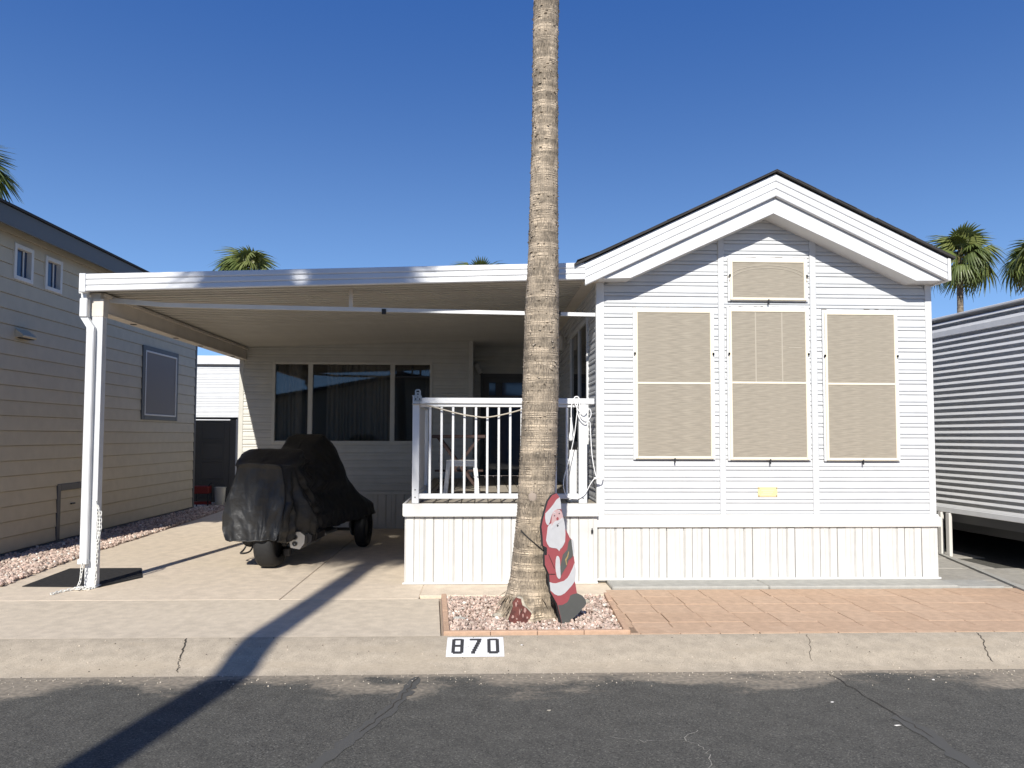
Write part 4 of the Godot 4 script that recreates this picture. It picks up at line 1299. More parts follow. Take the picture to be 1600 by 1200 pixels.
func palm(label: String, at: Vector3, height: float, r0: float, r1: float, lean: Vector2, seed_: int, fronds: int, size: float, group: String, detailed := false) -> void:
	var o := thing("palm_tree", label, "palm tree", at, group)
	var r := RandomNumberGenerator.new(); r.seed = seed_
	if not detailed:
		var rows := []
		var uv := []
		var n := int(height * 7)
		for i in n + 1:
			var t := float(i) / n
			var row := PackedVector3Array()
			var u := PackedVector2Array()
			var rad := lerpf(r0, r1, t) * (1.0 + 0.5 * exp(-t * height * 2.5)) * r.randf_range(0.97, 1.03)
			for k in 19:
				var a := TAU * k / 18
				row.append(Vector3(lean.x * t * t + cos(a) * rad, height * t, lean.y * t * t + sin(a) * rad))
				u.append(Vector2(k / 18.0, -height * t / 4.2))
			rows.append(row); uv.append(u)
		part(o, "trunk", grid(rows, false, false, uv), M.trunk_far)
	var top := Vector3(lean.x, height, lean.y)
	var boots := st()
	for i in 26:
		var a := r.randf() * TAU
		var yy := height - r.randf() * 0.35 * size
		var d := Vector3(cos(a), 0, sin(a))
		var p := Vector3(lean.x, yy, lean.y) + d * r1 * 0.9
		var sd := Vector3(-d.z, 0, d.x) * 0.05
		ccw(boots, [p - sd, p + sd, p + d * 0.10 + Vector3(0, 0.22, 0) + sd * 0.4, p + d * 0.10 + Vector3(0, 0.22, 0) - sd * 0.4])
	part(o, "leaf_bases", done(boots), M.petiole)
	var kinds := []
	for k in 3:
		kinds.append(frond_meshes(seed_ * 10 + k, 0.85 * size, 0.95 * size, 30))
	for i in fronds:
		var t := (i + 0.5) / fronds
		var el := lerpf(1.35, -0.75, pow(t, 0.85)) + r.randf_range(-0.15, 0.15)
		var az := i * 2.39996 + r.randf_range(-0.35, 0.35)
		var b := Basis(Vector3.UP, az) * Basis(Vector3.RIGHT, -el) * Basis(Vector3.BACK, r.randf_range(-0.4, 0.4))
		b = b.scaled(Vector3.ONE * r.randf_range(0.85, 1.1))
		var k: Array = kinds[i % 3]
		var m: int = 2 if t < 0.2 else ([0, 0, 1, 2][r.randi() % 4] if t < 0.86 else ([0, 1, 3][r.randi() % 3]))
		var f := part(o, "frond", k[0], M["frond%d" % m], top + Vector3(0, r.randf_range(-0.1, 0.12) * size, 0), b)
		part(f, "stalk", k[1], M.petiole)
	if detailed:
		part(o, "trunk", front_trunk(at), M.trunk)
		var fl := st()
		for i in 900:
			var yy := r.randf_range(0.25, 6.2)
			var k := 0
			while k < TRUNK.size() - 2 and yy > TRUNK[k + 1][0]: k += 1
			var t: float = clampf((yy - TRUNK[k][0]) / (TRUNK[k + 1][0] - TRUNK[k][0]), 0, 1)
			var cx: float = lerpf(TRUNK[k][1], TRUNK[k + 1][1], t) - at.x
			var rad: float = lerpf(TRUNK[k][2], TRUNK[k + 1][2], t) * 0.985
			var a := r.randf() * TAU
			var d := Vector3(cos(a), 0, sin(a))
			var sd := Vector3(-d.z, 0, d.x)
			var w := r.randf_range(0.004, 0.022)
			var p := Vector3(cx, yy, 0) + d * rad
			var tip := p + d * r.randf_range(0.008, 0.022) + Vector3(0, r.randf_range(-0.012, 0.014), 0) + sd * r.randf_range(-0.01, 0.01)
			outw(fl, [p - sd * w + Vector3(0, 0.004, 0), p + sd * w + Vector3(0, 0.004, 0), tip], p - Vector3(0, 1, 0))
			outw(fl, [p - sd * w - Vector3(0, 0.005, 0), p + sd * w - Vector3(0, 0.005, 0), tip], p + Vector3(0, 1, 0))
		part(o, "bark_flakes", done(fl), M.flake).set_meta("kind", "stuff")

const TRUNK := [[0.0, 0.445, 0.285], [0.06, 0.4535, 0.255], [0.13, 0.458, 0.243], [0.20, 0.4645, 0.222], [0.345, 0.466, 0.1865], [0.63, 0.4835, 0.1755], [0.917, 0.501, 0.166], [1.494, 0.529, 0.166], [2.076, 0.549, 0.1635],
	[2.663, 0.557, 0.156], [3.256, 0.571, 0.136], [3.853, 0.5765, 0.1245], [4.456, 0.585, 0.1165], [5.063, 0.5875, 0.1135], [5.676, 0.596, 0.116], [7.5, 0.62, 0.112], [9.4, 0.65, 0.12]]

func front_trunk(at: Vector3) -> ArrayMesh:
	var r := RandomNumberGenerator.new(); r.seed = 5
	var n := FastNoiseLite.new(); n.seed = 8; n.frequency = 0.9; n.fractal_octaves = 3
	var n2 := FastNoiseLite.new(); n2.seed = 18; n2.frequency = 6.0; n2.fractal_octaves = 2
	var rows := []
	var uv := []
	var y := 0.0
	var seg := 84
	while y < 9.4:
		var hgt := r.randf_range(0.016, 0.040)
		var lip := r.randf_range(0.002, 0.0065)
		for e in 2:
			var yy := minf(y + (0.0 if e == 0 else hgt * 0.93), 9.4)
			var i := 0
			while i < TRUNK.size() - 2 and yy > TRUNK[i + 1][0]: i += 1
			var t: float = clampf((yy - TRUNK[i][0]) / (TRUNK[i + 1][0] - TRUNK[i][0]), 0, 1)
			var cx: float = lerpf(TRUNK[i][1], TRUNK[i + 1][1], t)
			var rad: float = lerpf(TRUNK[i][2], TRUNK[i + 1][2], t)
			var row := PackedVector3Array()
			var u := PackedVector2Array()
			for k in seg + 1:
				var a := TAU * (k % seg) / seg
				var d := Vector3(cos(a), 0, sin(a))
				var w := rad * (1.0 + 0.045 * n.get_noise_3d(d.x * 0.5, yy * 0.55, d.z * 0.5)) + 0.0045 * n2.get_noise_3d(d.x * 0.9, yy * 2.0, d.z * 0.9)
				w += lip * (1.0 if e == 1 else -0.25) * (0.4 + 1.1 * absf(n2.get_noise_3d(d.x * 2.0, yy, d.z * 2.0 + 9.0)) * 2.0)
				if yy < 0.22:
					w += 0.03 * (0.22 - yy) / 0.22 * sin(a * 9.0 + 2.0 * n.get_noise_1d(a * 2.0))
				row.append(Vector3(cx - at.x + d.x * w, yy, d.z * w))
				u.append(Vector2(float(k) / seg, -yy / 4.2))
			rows.append(row); uv.append(u)
		y += hgt
	return grid(rows, false, false, uv)

func palms() -> void:
	palm("tall palm with thick ringed grey trunk rising in front of the porch", Vector3(0.45, 0, -7.15), 9.4, 0.15, 0.12, Vector2(0.2, 0), 3, 30, 1.0, "palms", true)
	palm("palm across the street that throws the long shadow over the drive", Vector3(-3.0, -0.03, 3.0), 10.55, 0.165, 0.14, Vector2(-0.78, 0.0), 21, 22, 1.0, "palms")
	palm("full crowned palm with thin trunk rising behind the ribbed trailer", Vector3(25.05, 0, -40.0), 10.9, 0.17, 0.15, Vector2(0.1, 0), 31, 25, 1.16, "palms")
	palm("palm cut off by the right edge of the picture above the ribbed trailer", Vector3(29.4, 0, -40.0), 10.9, 0.17, 0.15, Vector2(0.1, 0), 42, 25, 1.12, "palms")
	palm("palm whose upper fronds show above the left half of the carport", Vector3(-10.3, 0, -35.0), 8.72, 0.16, 0.15, Vector2(0, 0), 53, 24, 0.82, "palms")
	palm("palm with only frond tips showing above the middle of the carport", Vector3(-0.05, 0, -35.0), 8.28, 0.16, 0.15, Vector2(0, 0), 64, 22, 0.85, "palms")
	palm("palm above the roof of the grey beige house at the left edge", Vector3(-19.55, 0, -30.0), 11.3, 0.17, 0.15, Vector2(0, 0), 75, 26, 1.0, "palms")

func planter() -> void:
	var p := struct("planter_bed", extrude([[-0.385, 7.99], [-0.295, 6.44], [1.235, 6.44], [1.305, 7.99]], Vector3.ZERO, Vector3.RIGHT, Vector3.FORWARD, Vector3.UP, -0.1, -0.02), M.gravelbed)
	# edging bricks: front row then both sides
	var c := [Vector2(-0.385, -8.0), Vector2(-0.290, -6.452), Vector2(1.232, -6.452), Vector2(1.305, -8.0)]
	for e in 3:
		var a: Vector2 = c[e]
		var b: Vector2 = c[e + 1]
		var d := (b - a).normalized()
		var l := a.distance_to(b)
		var n := int(round(l / 0.385))
		for i in n:
			var mid := a + d * l * (i + 0.5) / n
			var inw := Vector2(d.y, -d.x)
			var m := box(Vector3(-l / n * 0.5 + 0.002, -0.06, -0.024), Vector3(l / n * 0.5 - 0.002, 0.026, 0.024), 0.004)
			part(p, "edging_brick", m, M["edging%d" % (rng.randi() % 2)], Vector3(mid.x + inw.x * 0.028, rng.randf_range(-0.003, 0.003), mid.y + inw.y * 0.028), Basis(Vector3.UP, atan2(-d.y, d.x) + rng.randf_range(-0.006, 0.006)))
	gravel(p, PackedVector2Array([Vector2(-0.33, -7.97), Vector2(-0.24, -6.50), Vector2(1.18, -6.50), Vector2(1.25, -7.97)]), 5200, 0.007, 0.021, -0.008, 301, 0.012)
	# gravel strip below the neighbour's wall
	var g := struct("gravel_strip", extrude([[-6.3, 19.5], [-6.3, 8.4], [-5.05, 8.45], [-5.25, 10.9], [-5.30, 13.5], [-5.45, 16.8], [-5.7, 19.5]], Vector3.ZERO, Vector3.RIGHT, Vector3.FORWARD, Vector3.UP, -0.05, 0.004), M.gravelbed)
	gravel(g, PackedVector2Array([Vector2(-6.16, -19.0), Vector2(-6.16, -12.5), Vector2(-5.28, -12.5), Vector2(-5.32, -13.5), Vector2(-5.47, -16.8), Vector2(-5.72, -19.0)]), 5200, 0.014, 0.034, 0.012, 302, 0.015)
	gravel(g, PackedVector2Array([Vector2(-6.16, -12.5), Vector2(-6.16, -8.9), Vector2(-7.6, -8.9), Vector2(-7.6, -8.45), Vector2(-5.02, -8.50), Vector2(-5.24, -10.9), Vector2(-5.27, -12.5)]), 5600, 0.014, 0.032, 0.012, 303, 0.015)

# ------------------------------------------------------------------ covered three wheeler
func tyre_mesh(rad: float, w: float, seg := 40) -> ArrayMesh:
	var h := w * 0.5
	return lathe([[rad * 0.60, -h * 0.75], [rad * 0.62, -h * 0.9], [rad * 0.78, -h], [rad * 0.92, -h * 0.92], [rad * 0.985, -h * 0.66], [rad * 0.985, -h * 0.64], [rad, -h * 0.35], [rad, h * 0.35], [rad * 0.985, h * 0.64], [rad * 0.92, h * 0.92], [rad * 0.78, h], [rad * 0.62, h * 0.9], [rad * 0.60, h * 0.75]], seg)

func wheel(parent: Node, at: Vector3, rad: float, w: float, grooves: bool) -> void:
	var t := part(parent, "wheel", tyre_mesh(rad, w), M.rubber, at)
	part(t, "rim", lathe([[0.0, -w * 0.28], [rad * 0.2, -w * 0.3], [rad * 0.56, -w * 0.22], [rad * 0.615, -w * 0.42], [rad * 0.615, w * 0.42], [rad * 0.56, w * 0.22], [rad * 0.2, w * 0.3], [0.0, w * 0.28]], 24), M.dark_metal)
	if grooves:
		var s := st()
		for i in 26:
			var a := TAU * i / 26.0
			for sd in [-1, 1]:
				for k in 3:
					var x0: float = sd * w * (0.05 + 0.10 * k)
					var x1: float = sd * w * (0.05 + 0.10 * (k + 0.9))
					var a0 := a + 0.05 * k
					var a1 := a + 0.05 * (k + 0.9)
					var rr := rad * (1.0015 if k < 2 else 0.998)
					var p := func(x: float, q: float) -> Vector3: return Vector3(x, cos(q) * rr, sin(q) * rr)
					var f := [p.call(x0, a0), p.call(x1, a1), p.call(x1, a1 + 0.022), p.call(x0, a0 + 0.022)]
					outw(s, f, Vector3.ZERO)
		part(t, "tread_groove", done(s), M.black)

func cover_section(k: Array, nz: FastNoiseLite) -> Array:   # half outline, right side, top to hem
	return [Vector2(0, k[1]), Vector2(k[2] * 0.55, k[1] - 0.004), Vector2(k[2] * 0.92, k[1] - 0.018), Vector2(k[2] * 1.08, k[1] - 0.075), Vector2(lerpf(k[2], k[3], 0.6), lerpf(k[1], k[4], 0.55)), Vector2(k[3], k[4]), Vector2(lerpf(k[3], k[5], 0.55), lerpf(k[4], k[6], 0.5)), Vector2(k[5], k[6]), Vector2(lerpf(k[5], k[7], 0.6), lerpf(k[6], k[8], 0.55)), Vector2(k[7], k[8]), Vector2(k[7] - 0.035, k[8] - 0.012)]

func sample_line(p: Array, n: int) -> Array:
	var out := []
	var len := [0.0]
	for i in p.size() - 1:
		len.append(len[-1] + p[i].distance_to(p[i + 1]))
	var k := 0
	for j in n:
		var d: float = len[-1] * j / (n - 1.0)
		while k < p.size() - 2 and d > len[k + 1]: k += 1
		var t: float = (d - len[k]) / maxf(len[k + 1] - len[k], 1e-5)
		out.append(p[k].cubic_interpolate(p[k + 1], p[maxi(k - 1, 0)], p[mini(k + 2, p.size() - 1)], t))
	return out

func motorcycle() -> void:
	var o := thing("covered_motorcycle", "three wheeled motorcycle under a black fabric cover parked in the carport", "motorcycle", Vector3(-2.545, 0, -9.79), "", -0.085)
	# s, top height, top half width, mid half width + height, lower half width + height, hem half width + height
	var keys := [[-0.36, 1.275, 0.27, 0.405, 0.85, 0.455, 0.5, 0.40, 0.375], [-0.26, 1.33, 0.305, 0.42, 0.85, 0.475, 0.52, 0.42, 0.36], [-0.02, 1.425, 0.32, 0.42, 0.9, 0.485, 0.52, 0.44, 0.345], [0.24, 1.425, 0.29, 0.39, 0.95, 0.48, 0.55, 0.46, 0.31],
		[0.36, 1.30, 0.23, 0.35, 0.9, 0.45, 0.55, 0.44, 0.36], [0.70, 1.24, 0.21, 0.37, 0.88, 0.46, 0.56, 0.46, 0.39], [1.0, 1.43, 0.24, 0.44, 0.98, 0.50, 0.60, 0.50, 0.40], [1.25, 1.59, 0.24, 0.54, 1.06, 0.57, 0.62, 0.58, 0.40],
		[1.48, 1.61, 0.24, 0.54, 1.06, 0.66, 0.64, 0.70, 0.44], [1.68, 1.46, 0.30, 0.50, 1.0, 0.76, 0.65, 0.81, 0.47], [1.95, 1.12, 0.32, 0.44, 0.86, 0.78, 0.64, 0.83, 0.47], [2.2, 0.88, 0.28, 0.45, 0.74, 0.74, 0.58, 0.78, 0.46], [2.42, 0.74, 0.22, 0.42, 0.64, 0.62, 0.54, 0.64, 0.44]]
	var nz := FastNoiseLite.new(); nz.seed = 6; nz.frequency = 1.0; nz.fractal_octaves = 3
	var ss := []
	var t := -0.36
	while t < 2.421:
		ss.append(t)
		t += 0.022
	var secs := []
	var half := 64
	for s in ss:
		var i := 0
		while i < keys.size() - 2 and s > keys[i + 1][0]: i += 1
		var u: float = clampf((s - keys[i][0]) / (keys[i + 1][0] - keys[i][0]), 0, 1)
		var k := [s]
		for c in range(1, 9):
			k.append(cubic_interpolate(keys[i][c], keys[i + 1][c], keys[maxi(i - 1, 0)][c], keys[mini(i + 2, keys.size() - 1)][c], u))
		secs.append(sample_line(cover_section(k, nz), half))
	var rows := []
	var put := func(sec: Array, s: float, sc: float, round: float) -> void:
		var hem: Vector2 = sec[-1]
		var row := PackedVector3Array()
		for j in range(half * 2 - 1):
			var r := j >= half - 1
			var q: Vector2 = sec[j - half + 1] if r else sec[half - 1 - j]
			var x := q.x * (1.0 if r else -1.0)
			row.append(Vector3(x * lerpf(1.0, sc, 1.0) if sc < 1.0 else x, hem.y + (q.y - hem.y) * sc, -s + round))
		rows.append(row)
	for c in 26:      # rear face, from its foot outwards
		var sc := sin(c / 26.0 * PI * 0.5)
		put.call(secs[0], ss[0], maxf(sc, 0.002), -0.030 * (1.0 - pow(1.0 - sqrt(1.0 - pow(sc, 6.0)), 1.0)) + 0.02)
	for i in ss.size():
		put.call(secs[i], ss[i], 1.0, 0.0)
	for c in 10:
		var sc := cos((c + 1) / 10.0 * PI * 0.5)
		put.call(secs[-1], ss[-1], maxf(sc, 0.002), -0.10 * sin((c + 1) / 10.0 * PI * 0.5))
	# folds: tension lines from the trunk lid corner, hanging pleats below, gathered hem
	for i in rows.size():
		var row: PackedVector3Array = rows[i]
		for j in row.size():
			var v := row[j]
			var s := -v.z
			var out := Vector3(v.x, 0.0, 0.0)
			if s < -0.30: out = Vector3(v.x * 0.4, 0, 0.6)
			out = out.normalized() if out.length() > 0.01 else Vector3(0, 0, 1)
			var low := clampf((1.30 - v.y) / 0.9, 0, 1)
			var d := 0.0
			if v.x > 0.0 and s > -0.32:
				var q := Vector2(s + 0.22, 1.30 - v.y)
				var a := atan2(q.y, q.x)
				var rr := q.length()
				d += 0.040 * sin(a * 12.0 + 2.2 * nz.get_noise_2d(rr * 2.0, a)) * smoothstep(0.05, 0.5, rr) * (1.0 - smoothstep(1.0, 1.9, rr))
				d += 0.024 * sin(a * 27.0 + 3.0 * nz.get_noise_2d(rr * 3.0, a * 3.0)) * smoothstep(0.15, 0.6, rr) * (1.0 - smoothstep(0.9, 1.6, rr))
				d -= 0.05 * exp(-pow((s + 0.14 - 0.05 * low) / 0.07, 2.0)) * low * (0.8 + 0.6 * nz.get_noise_2d(v.y * 4.0, 3.0))
				d += 0.022 * nz.get_noise_2d(v.y * 9.0, s * 5.0) * exp(-pow((s + 0.12) / 0.14, 2.0)) * low * 1.6
			elif s > -0.32:
				d += 0.018 * sin(s * 17.0 + 2.0 * nz.get_noise_2d(s * 2.0, v.y)) * low
			else:
				d += 0.034 * nz.get_noise_2d(v.x * 4.2 + 10.0, v.y * 1.1) * low + 0.012 * sin(v.x * 14.0 + 2.0 * v.y) * pow(low, 2.0) * absf(v.x) * 2.0
			d += 0.030 * nz.get_noise_3d(v.x * 1.6, v.y * 1.3, s * 1.6) + 0.018 * nz.get_noise_3d(v.x * 5.0, v.y * 2.2, s * 5.0) + 0.008 * absf(nz.get_noise_3d(v.x * 9.0, v.y * 5.0, s * 9.0))
			if s < 0.30:      # the lid of the trunk stands proud of the sides
				d += 0.022 * smoothstep(1.222, 1.245, v.y) * (1.0 - smoothstep(0.22, 0.30, s))
			v += out * d
			if v.x > 0.0:
				v.x *= lerpf(lerpf(0.90, 0.50, low), 1.0, smoothstep(-0.40, 0.16, s))
			if v.y > 1.0:
				v.y += 0.014 * nz.get_noise_2d(v.x * 2.4 + 7.0, s * 2.4)
			if low > 0.75:
				var h := (low - 0.75) / 0.25
				v.y += 0.035 * h * nz.get_noise_2d(s * 2.6 + v.x * 2.0, 9.0)
				v += out * 0.016 * h * sin((s + v.x) * 46.0 + 3.0 * nz.get_noise_2d(s * 3.0, v.x))
			row[j] = v
		rows[i] = row
	part(o, "cover", grid(rows), M.cover)
	for e in [0, rows[0].size() - 1]:
		var hem := []
		for i in range(0, rows.size(), 3):
			hem.append(rows[i][e] + Vector3(0, 0.004, 0))
		part(o, "elastic_hem", tube(hem, 0.009, 6), M.cover)
	# lid edge seam across the back of the trunk
	var seam := []
	for i in 15:
		var x := lerpf(-0.335, 0.335, i / 14.0)
		seam.append(Vector3(x, 1.262 - 0.012 * pow(x / 0.3, 2.0), 0.375 - 0.05 * pow(absf(x) / 0.33, 4.0)))
	part(o, "hem_seam", tube(seam, 0.007, 6), M.cover)
	# running gear below the hem
	wheel(o, Vector3(0, 0.315, 0), 0.315, 0.245, true)
	wheel(o, Vector3(0.70, 0.29, -1.86), 0.29, 0.165, false)
	wheel(o, Vector3(-0.70, 0.29, -1.86), 0.29, 0.165, false)
	part(o, "front_fender", extrude([[-0.32, 0.30], [-0.24, 0.50], [0.0, 0.60], [0.24, 0.50], [0.32, 0.34], [0.20, 0.20], [0.1, 0.17], [-0.16, 0.20]], Vector3(0.585, 0, -1.86), Vector3.BACK, Vector3.UP, Vector3.RIGHT, -0.02, 0.0), M.grey_trim)
	part(o, "swing_arm", boxes([[Vector3(-0.20, 0.26, -0.9), Vector3(-0.15, 0.36, 0.05)], [Vector3(0.15, 0.26, -0.9), Vector3(0.20, 0.36, 0.05)], [Vector3(-0.19, 0.30, -0.03), Vector3(0.19, 0.34, 0.03)]], 0.01), M.dark_metal)
	part(o, "engine", boxes([[Vector3(-0.28, 0.20, -1.55), Vector3(0.28, 0.62, -0.55)], [Vector3(-0.40, 0.24, -1.45), Vector3(-0.28, 0.42, -0.75)], [Vector3(0.28, 0.24, -1.45), Vector3(0.37, 0.42, -0.75)]], 0.03), M.black)
	part(o, "suspension_arm", boxes([[Vector3(-0.62, 0.24, -1.80), Vector3(0.62, 0.28, -1.74)], [Vector3(-0.62, 0.36, -1.94), Vector3(0.62, 0.40, -1.89)]], 0.008), M.dark_metal)
	for sd in [-1, 1]:
		part(o, "footboard", boxes([[Vector3(0.36 if sd > 0 else -0.50, 0.305, -1.20), Vector3(0.50 if sd > 0 else -0.36, 0.345, -0.62)]], 0.012), M.chrome)
	var ex := part(o, "exhaust", extrude([[-0.085, -0.085], [0.03, -0.105], [0.085, -0.03], [0.09, 0.06], [0.03, 0.105], [-0.07, 0.10], [-0.10, 0.0]], Vector3(0.355, 0.335, 0), Vector3.RIGHT, Vector3.UP, Vector3.BACK, -0.75, 0.09), M.chrome)
	for yy in [0.04, -0.035]:
		part(ex, "tail_pipe", lathe([[0.0, -0.01], [0.026, -0.01], [0.030, 0.0], [0.030, 0.02], [0.022, 0.022], [0.020, 0.005], [0.0, 0.004]], 16, 1), M.dark_metal, Vector3(0.325, 0.335 + yy, 0.09), Basis(Vector3.RIGHT, PI * 0.5))
	part(ex, "heat_shield", extrude([[-0.02, -0.06], [0.06, -0.03], [0.07, 0.05], [0.01, 0.08]], Vector3(0.385, 0.335, 0), Vector3.RIGHT, Vector3.UP, Vector3.BACK, -0.6, -0.02), M.dark_metal, Vector3(0.045, 0.0, 0.0))
	part(o, "brake_caliper", boxes([[Vector3(0.14, 0.13, -0.16), Vector3(0.22, 0.23, -0.02)]], 0.015), M.dark_metal)
	part(o, "axle_nut", lathe([[0.0, 0.13], [0.03, 0.13], [0.03, 0.20], [0.018, 0.22], [0.0, 0.22]], 8), M.chrome, Vector3(0, 0.315, 0))
	part(o, "side_stand", tube(spline([Vector3(-0.42, 0.36, -0.50), Vector3(-0.50, 0.16, -0.46), Vector3(-0.49, 0.12, -0.30), Vector3(-0.36, 0.15, -0.28), Vector3(-0.32, 0.30, -0.34)], 5), 0.012, 6), M.dark_metal)
	part(o, "silencer", lathe([[0.0, -0.3], [0.08, -0.3], [0.095, -0.24], [0.095, 0.24], [0.08, 0.3], [0.0, 0.3]], 18, 1), M.black, Vector3(-0.40, 0.28, -0.62), Basis(Vector3.RIGHT, PI * 0.5))

# ------------------------------------------------------------------ painted wooden figure
func cutout() -> void:
	var o := thing("painted_cutout", "painted wooden cutout of white bearded man in red robe leaning at palm trunk", "yard ornament")
	var b0 := Vector3(0.715, 0.0, -6.79)
	var u := Vector3(0.7, 0, -0.714)
	var v := Vector3(-0.03, 1, -0.06)
	var n := u.cross(v).normalized()
	var add := func(called: String, poly: Array, m: String, a: float, b: float) -> void:
		part(o, called, extrude(poly, b0, u, v, n, a, b), M[m])
	var outline := [[-0.006, -0.03], [-0.071, 0.176], [-0.155, 0.29], [-0.164, 0.433], [-0.216, 0.52], [-0.215, 0.601], [-0.184, 0.659], [-0.231, 0.679], [-0.235, 0.766], [-0.244, 0.838], [-0.22, 0.903], [-0.189, 0.967], [-0.147, 1.047], [-0.086, 1.096], [-0.026, 1.109], [0.014, 1.07], [0.026, 0.984], [0.055, 0.898], [0.075, 0.801], [0.139, 0.711], [0.182, 0.686], [0.195, 0.61], [0.185, 0.542], [0.204, 0.429], [0.186, 0.337], [0.209, 0.228], [0.284, 0.196], [0.325, 0.155], [0.339, 0.115], [0.213, 0.05]]
	add.call("board", outline, "cut_edge", -0.022, -0.0012)
	var inset := []
	var pv := PackedVector2Array()
	for q in outline: pv.append(Vector2(q[0], q[1]))
	for poly in Geometry2D.offset_polygon(pv, -0.0015):
		for q in poly: inset.append([q.x, q.y])
		break
	add.call("robe", inset, "cut_red", -0.001, 0.0)
	add.call("base", [[-0.006, -0.026], [-0.063, 0.17], [-0.035, 0.162], [0.0, 0.160], [0.063, 0.171], [0.095, 0.195], [0.109, 0.222], [0.150, 0.228], [0.209, 0.228], [0.284, 0.196], [0.325, 0.155], [0.337, 0.116], [0.213, 0.053]], "cut_grey", 0.0002, 0.0016)
	add.call("robe_trim", [[-0.164, 0.372], [-0.12, 0.358], [-0.078, 0.351], [0.032, 0.357], [0.080, 0.375], [0.112, 0.399], [0.155, 0.445], [0.187, 0.489], [0.204, 0.429], [0.195, 0.38], [0.186, 0.337], [0.140, 0.305], [0.087, 0.277], [0.035, 0.252], [-0.017, 0.242], [-0.06, 0.246], [-0.099, 0.262], [-0.153, 0.30]], "cut_white", 0.0002, 0.0016)
	add.call("beard", [[-0.177, 0.781], [-0.165, 0.83], [-0.141, 0.85], [-0.11, 0.86], [-0.101, 0.816], [-0.060, 0.835], [-0.025, 0.841], [0.02, 0.87], [0.047, 0.899], [0.062, 0.86], [0.071, 0.812], [0.072, 0.75], [0.063, 0.687], [0.04, 0.66], [0.014, 0.639], [-0.005, 0.632], [-0.021, 0.614], [-0.040, 0.630], [-0.061, 0.642], [-0.11, 0.650], [-0.151, 0.661], [-0.178, 0.69], [-0.192, 0.721]], "cut_white", 0.0018, 0.0030)
	add.call("hood_trim", [[-0.19, 0.947], [-0.125, 0.984], [-0.08, 1.015], [-0.038, 1.051], [0.011, 1.072], [0.023, 1.03], [0.025, 0.969], [-0.026, 0.972], [-0.058, 0.965], [-0.086, 0.95], [-0.105, 0.93], [-0.122, 0.9], [-0.135, 0.87], [-0.158, 0.843], [-0.178, 0.855], [-0.189, 0.875], [-0.196, 0.91]], "cut_white", 0.0018, 0.0030)
	add.call("face", [[-0.110, 0.90], [-0.094, 0.945], [-0.07, 0.962], [-0.043, 0.970], [-0.015, 0.967], [0.010, 0.957], [0.028, 0.945], [0.040, 0.925], [0.046, 0.893], [0.02, 0.878], [-0.023, 0.872], [-0.060, 0.864], [-0.085, 0.85], [-0.110, 0.817], [-0.116, 0.86]], "cut_skin", 0.0032, 0.0042)
	add.call("moustache", [[-0.125, 0.805], [-0.105, 0.845], [-0.07, 0.872], [-0.030, 0.874], [0.0, 0.880], [0.040, 0.900], [0.030, 0.868], [0.0, 0.855], [-0.022, 0.850], [-0.055, 0.838], [-0.09, 0.815]], "cut_white", 0.0044, 0.0052)
	for q in [[-0.072, 0.918], [-0.006, 0.932]]:
		add.call("eye", [[q[0] - 0.010, q[1]], [q[0], q[1] + 0.007], [q[0] + 0.010, q[1] + 0.001], [q[0], q[1] - 0.006]], "cut_edge", 0.0044, 0.0050)
		add.call("eyebrow", [[q[0] - 0.022, q[1] + 0.018], [q[0], q[1] + 0.034], [q[0] + 0.018, q[1] + 0.024], [q[0] + 0.018, q[1] + 0.016], [q[0], q[1] + 0.026]], "cut_white", 0.0044, 0.0050)
	add.call("nose", [[-0.050, 0.895], [-0.035, 0.905], [-0.022, 0.902], [-0.016, 0.888], [-0.028, 0.876], [-0.045, 0.880]], "cut_red", 0.0054, 0.0060)
	add.call("mouth", [[-0.046, 0.834], [-0.033, 0.838], [-0.020, 0.835], [-0.026, 0.824], [-0.038, 0.822]], "cut_edge", 0.0044, 0.0050)
	add.call("sack", [[0.005, 0.53], [0.028, 0.58], [0.09, 0.615], [0.111, 0.677], [0.135, 0.70], [0.160, 0.690], [0.176, 0.62], [0.164, 0.550], [0.125, 0.532], [0.102, 0.525], [0.073, 0.476], [0.028, 0.44], [-0.016, 0.399], [-0.018, 0.47]], "cut_grey", 0.0018, 0.0030)
	add.call("sack_tie", [[0.052, 0.535], [0.085, 0.56], [0.105, 0.60], [0.112, 0.592], [0.095, 0.552], [0.070, 0.525], [0.078, 0.488], [0.068, 0.484], [0.058, 0.524]], "cut_gold", 0.0032, 0.0042)
	add.call("glove", [[-0.065, 0.57], [-0.053, 0.577], [-0.04, 0.575], [-0.026, 0.562], [-0.019, 0.540], [-0.016, 0.399], [-0.023, 0.386], [-0.034, 0.381], [-0.052, 0.389], [-0.066, 0.405], [-0.078, 0.45], [-0.082, 0.484], [-0.075, 0.54]], "cut_white", 0.0032, 0.0044)
	add.call("glove", [[0.151, 0.705], [0.178, 0.688], [0.188, 0.65], [0.193, 0.605], [0.182, 0.545], [0.170, 0.552], [0.166, 0.60], [0.158, 0.646]], "cut_white", 0.0032, 0.0044)
	add.call("mitten", [[-0.232, 0.68], [-0.185, 0.66], [-0.190, 0.60], [-0.214, 0.602], [-0.222, 0.63]], "cut_edge", 0.0018, 0.0028)
	add.call("fold_line", [[-0.165, 0.435], [-0.085, 0.425], [-0.085, 0.430], [-0.165, 0.441]], "cut_edge", 0.0018, 0.0024)
	add.call("fold_line", [[-0.168, 0.60], [-0.095, 0.475], [-0.090, 0.478], [-0.164, 0.604]], "cut_edge", 0.0018, 0.0024)
	part(o, "stake", box(Vector3(-0.02, -0.05, -0.015), Vector3(0.02, 0.75, 0.0), 0.003), M.cut_edge, b0 + u * 0.02 - n * 0.045, Basis(u.normalized(), v.normalized(), n))
	# strap that ties it to the trunk
	var w := []
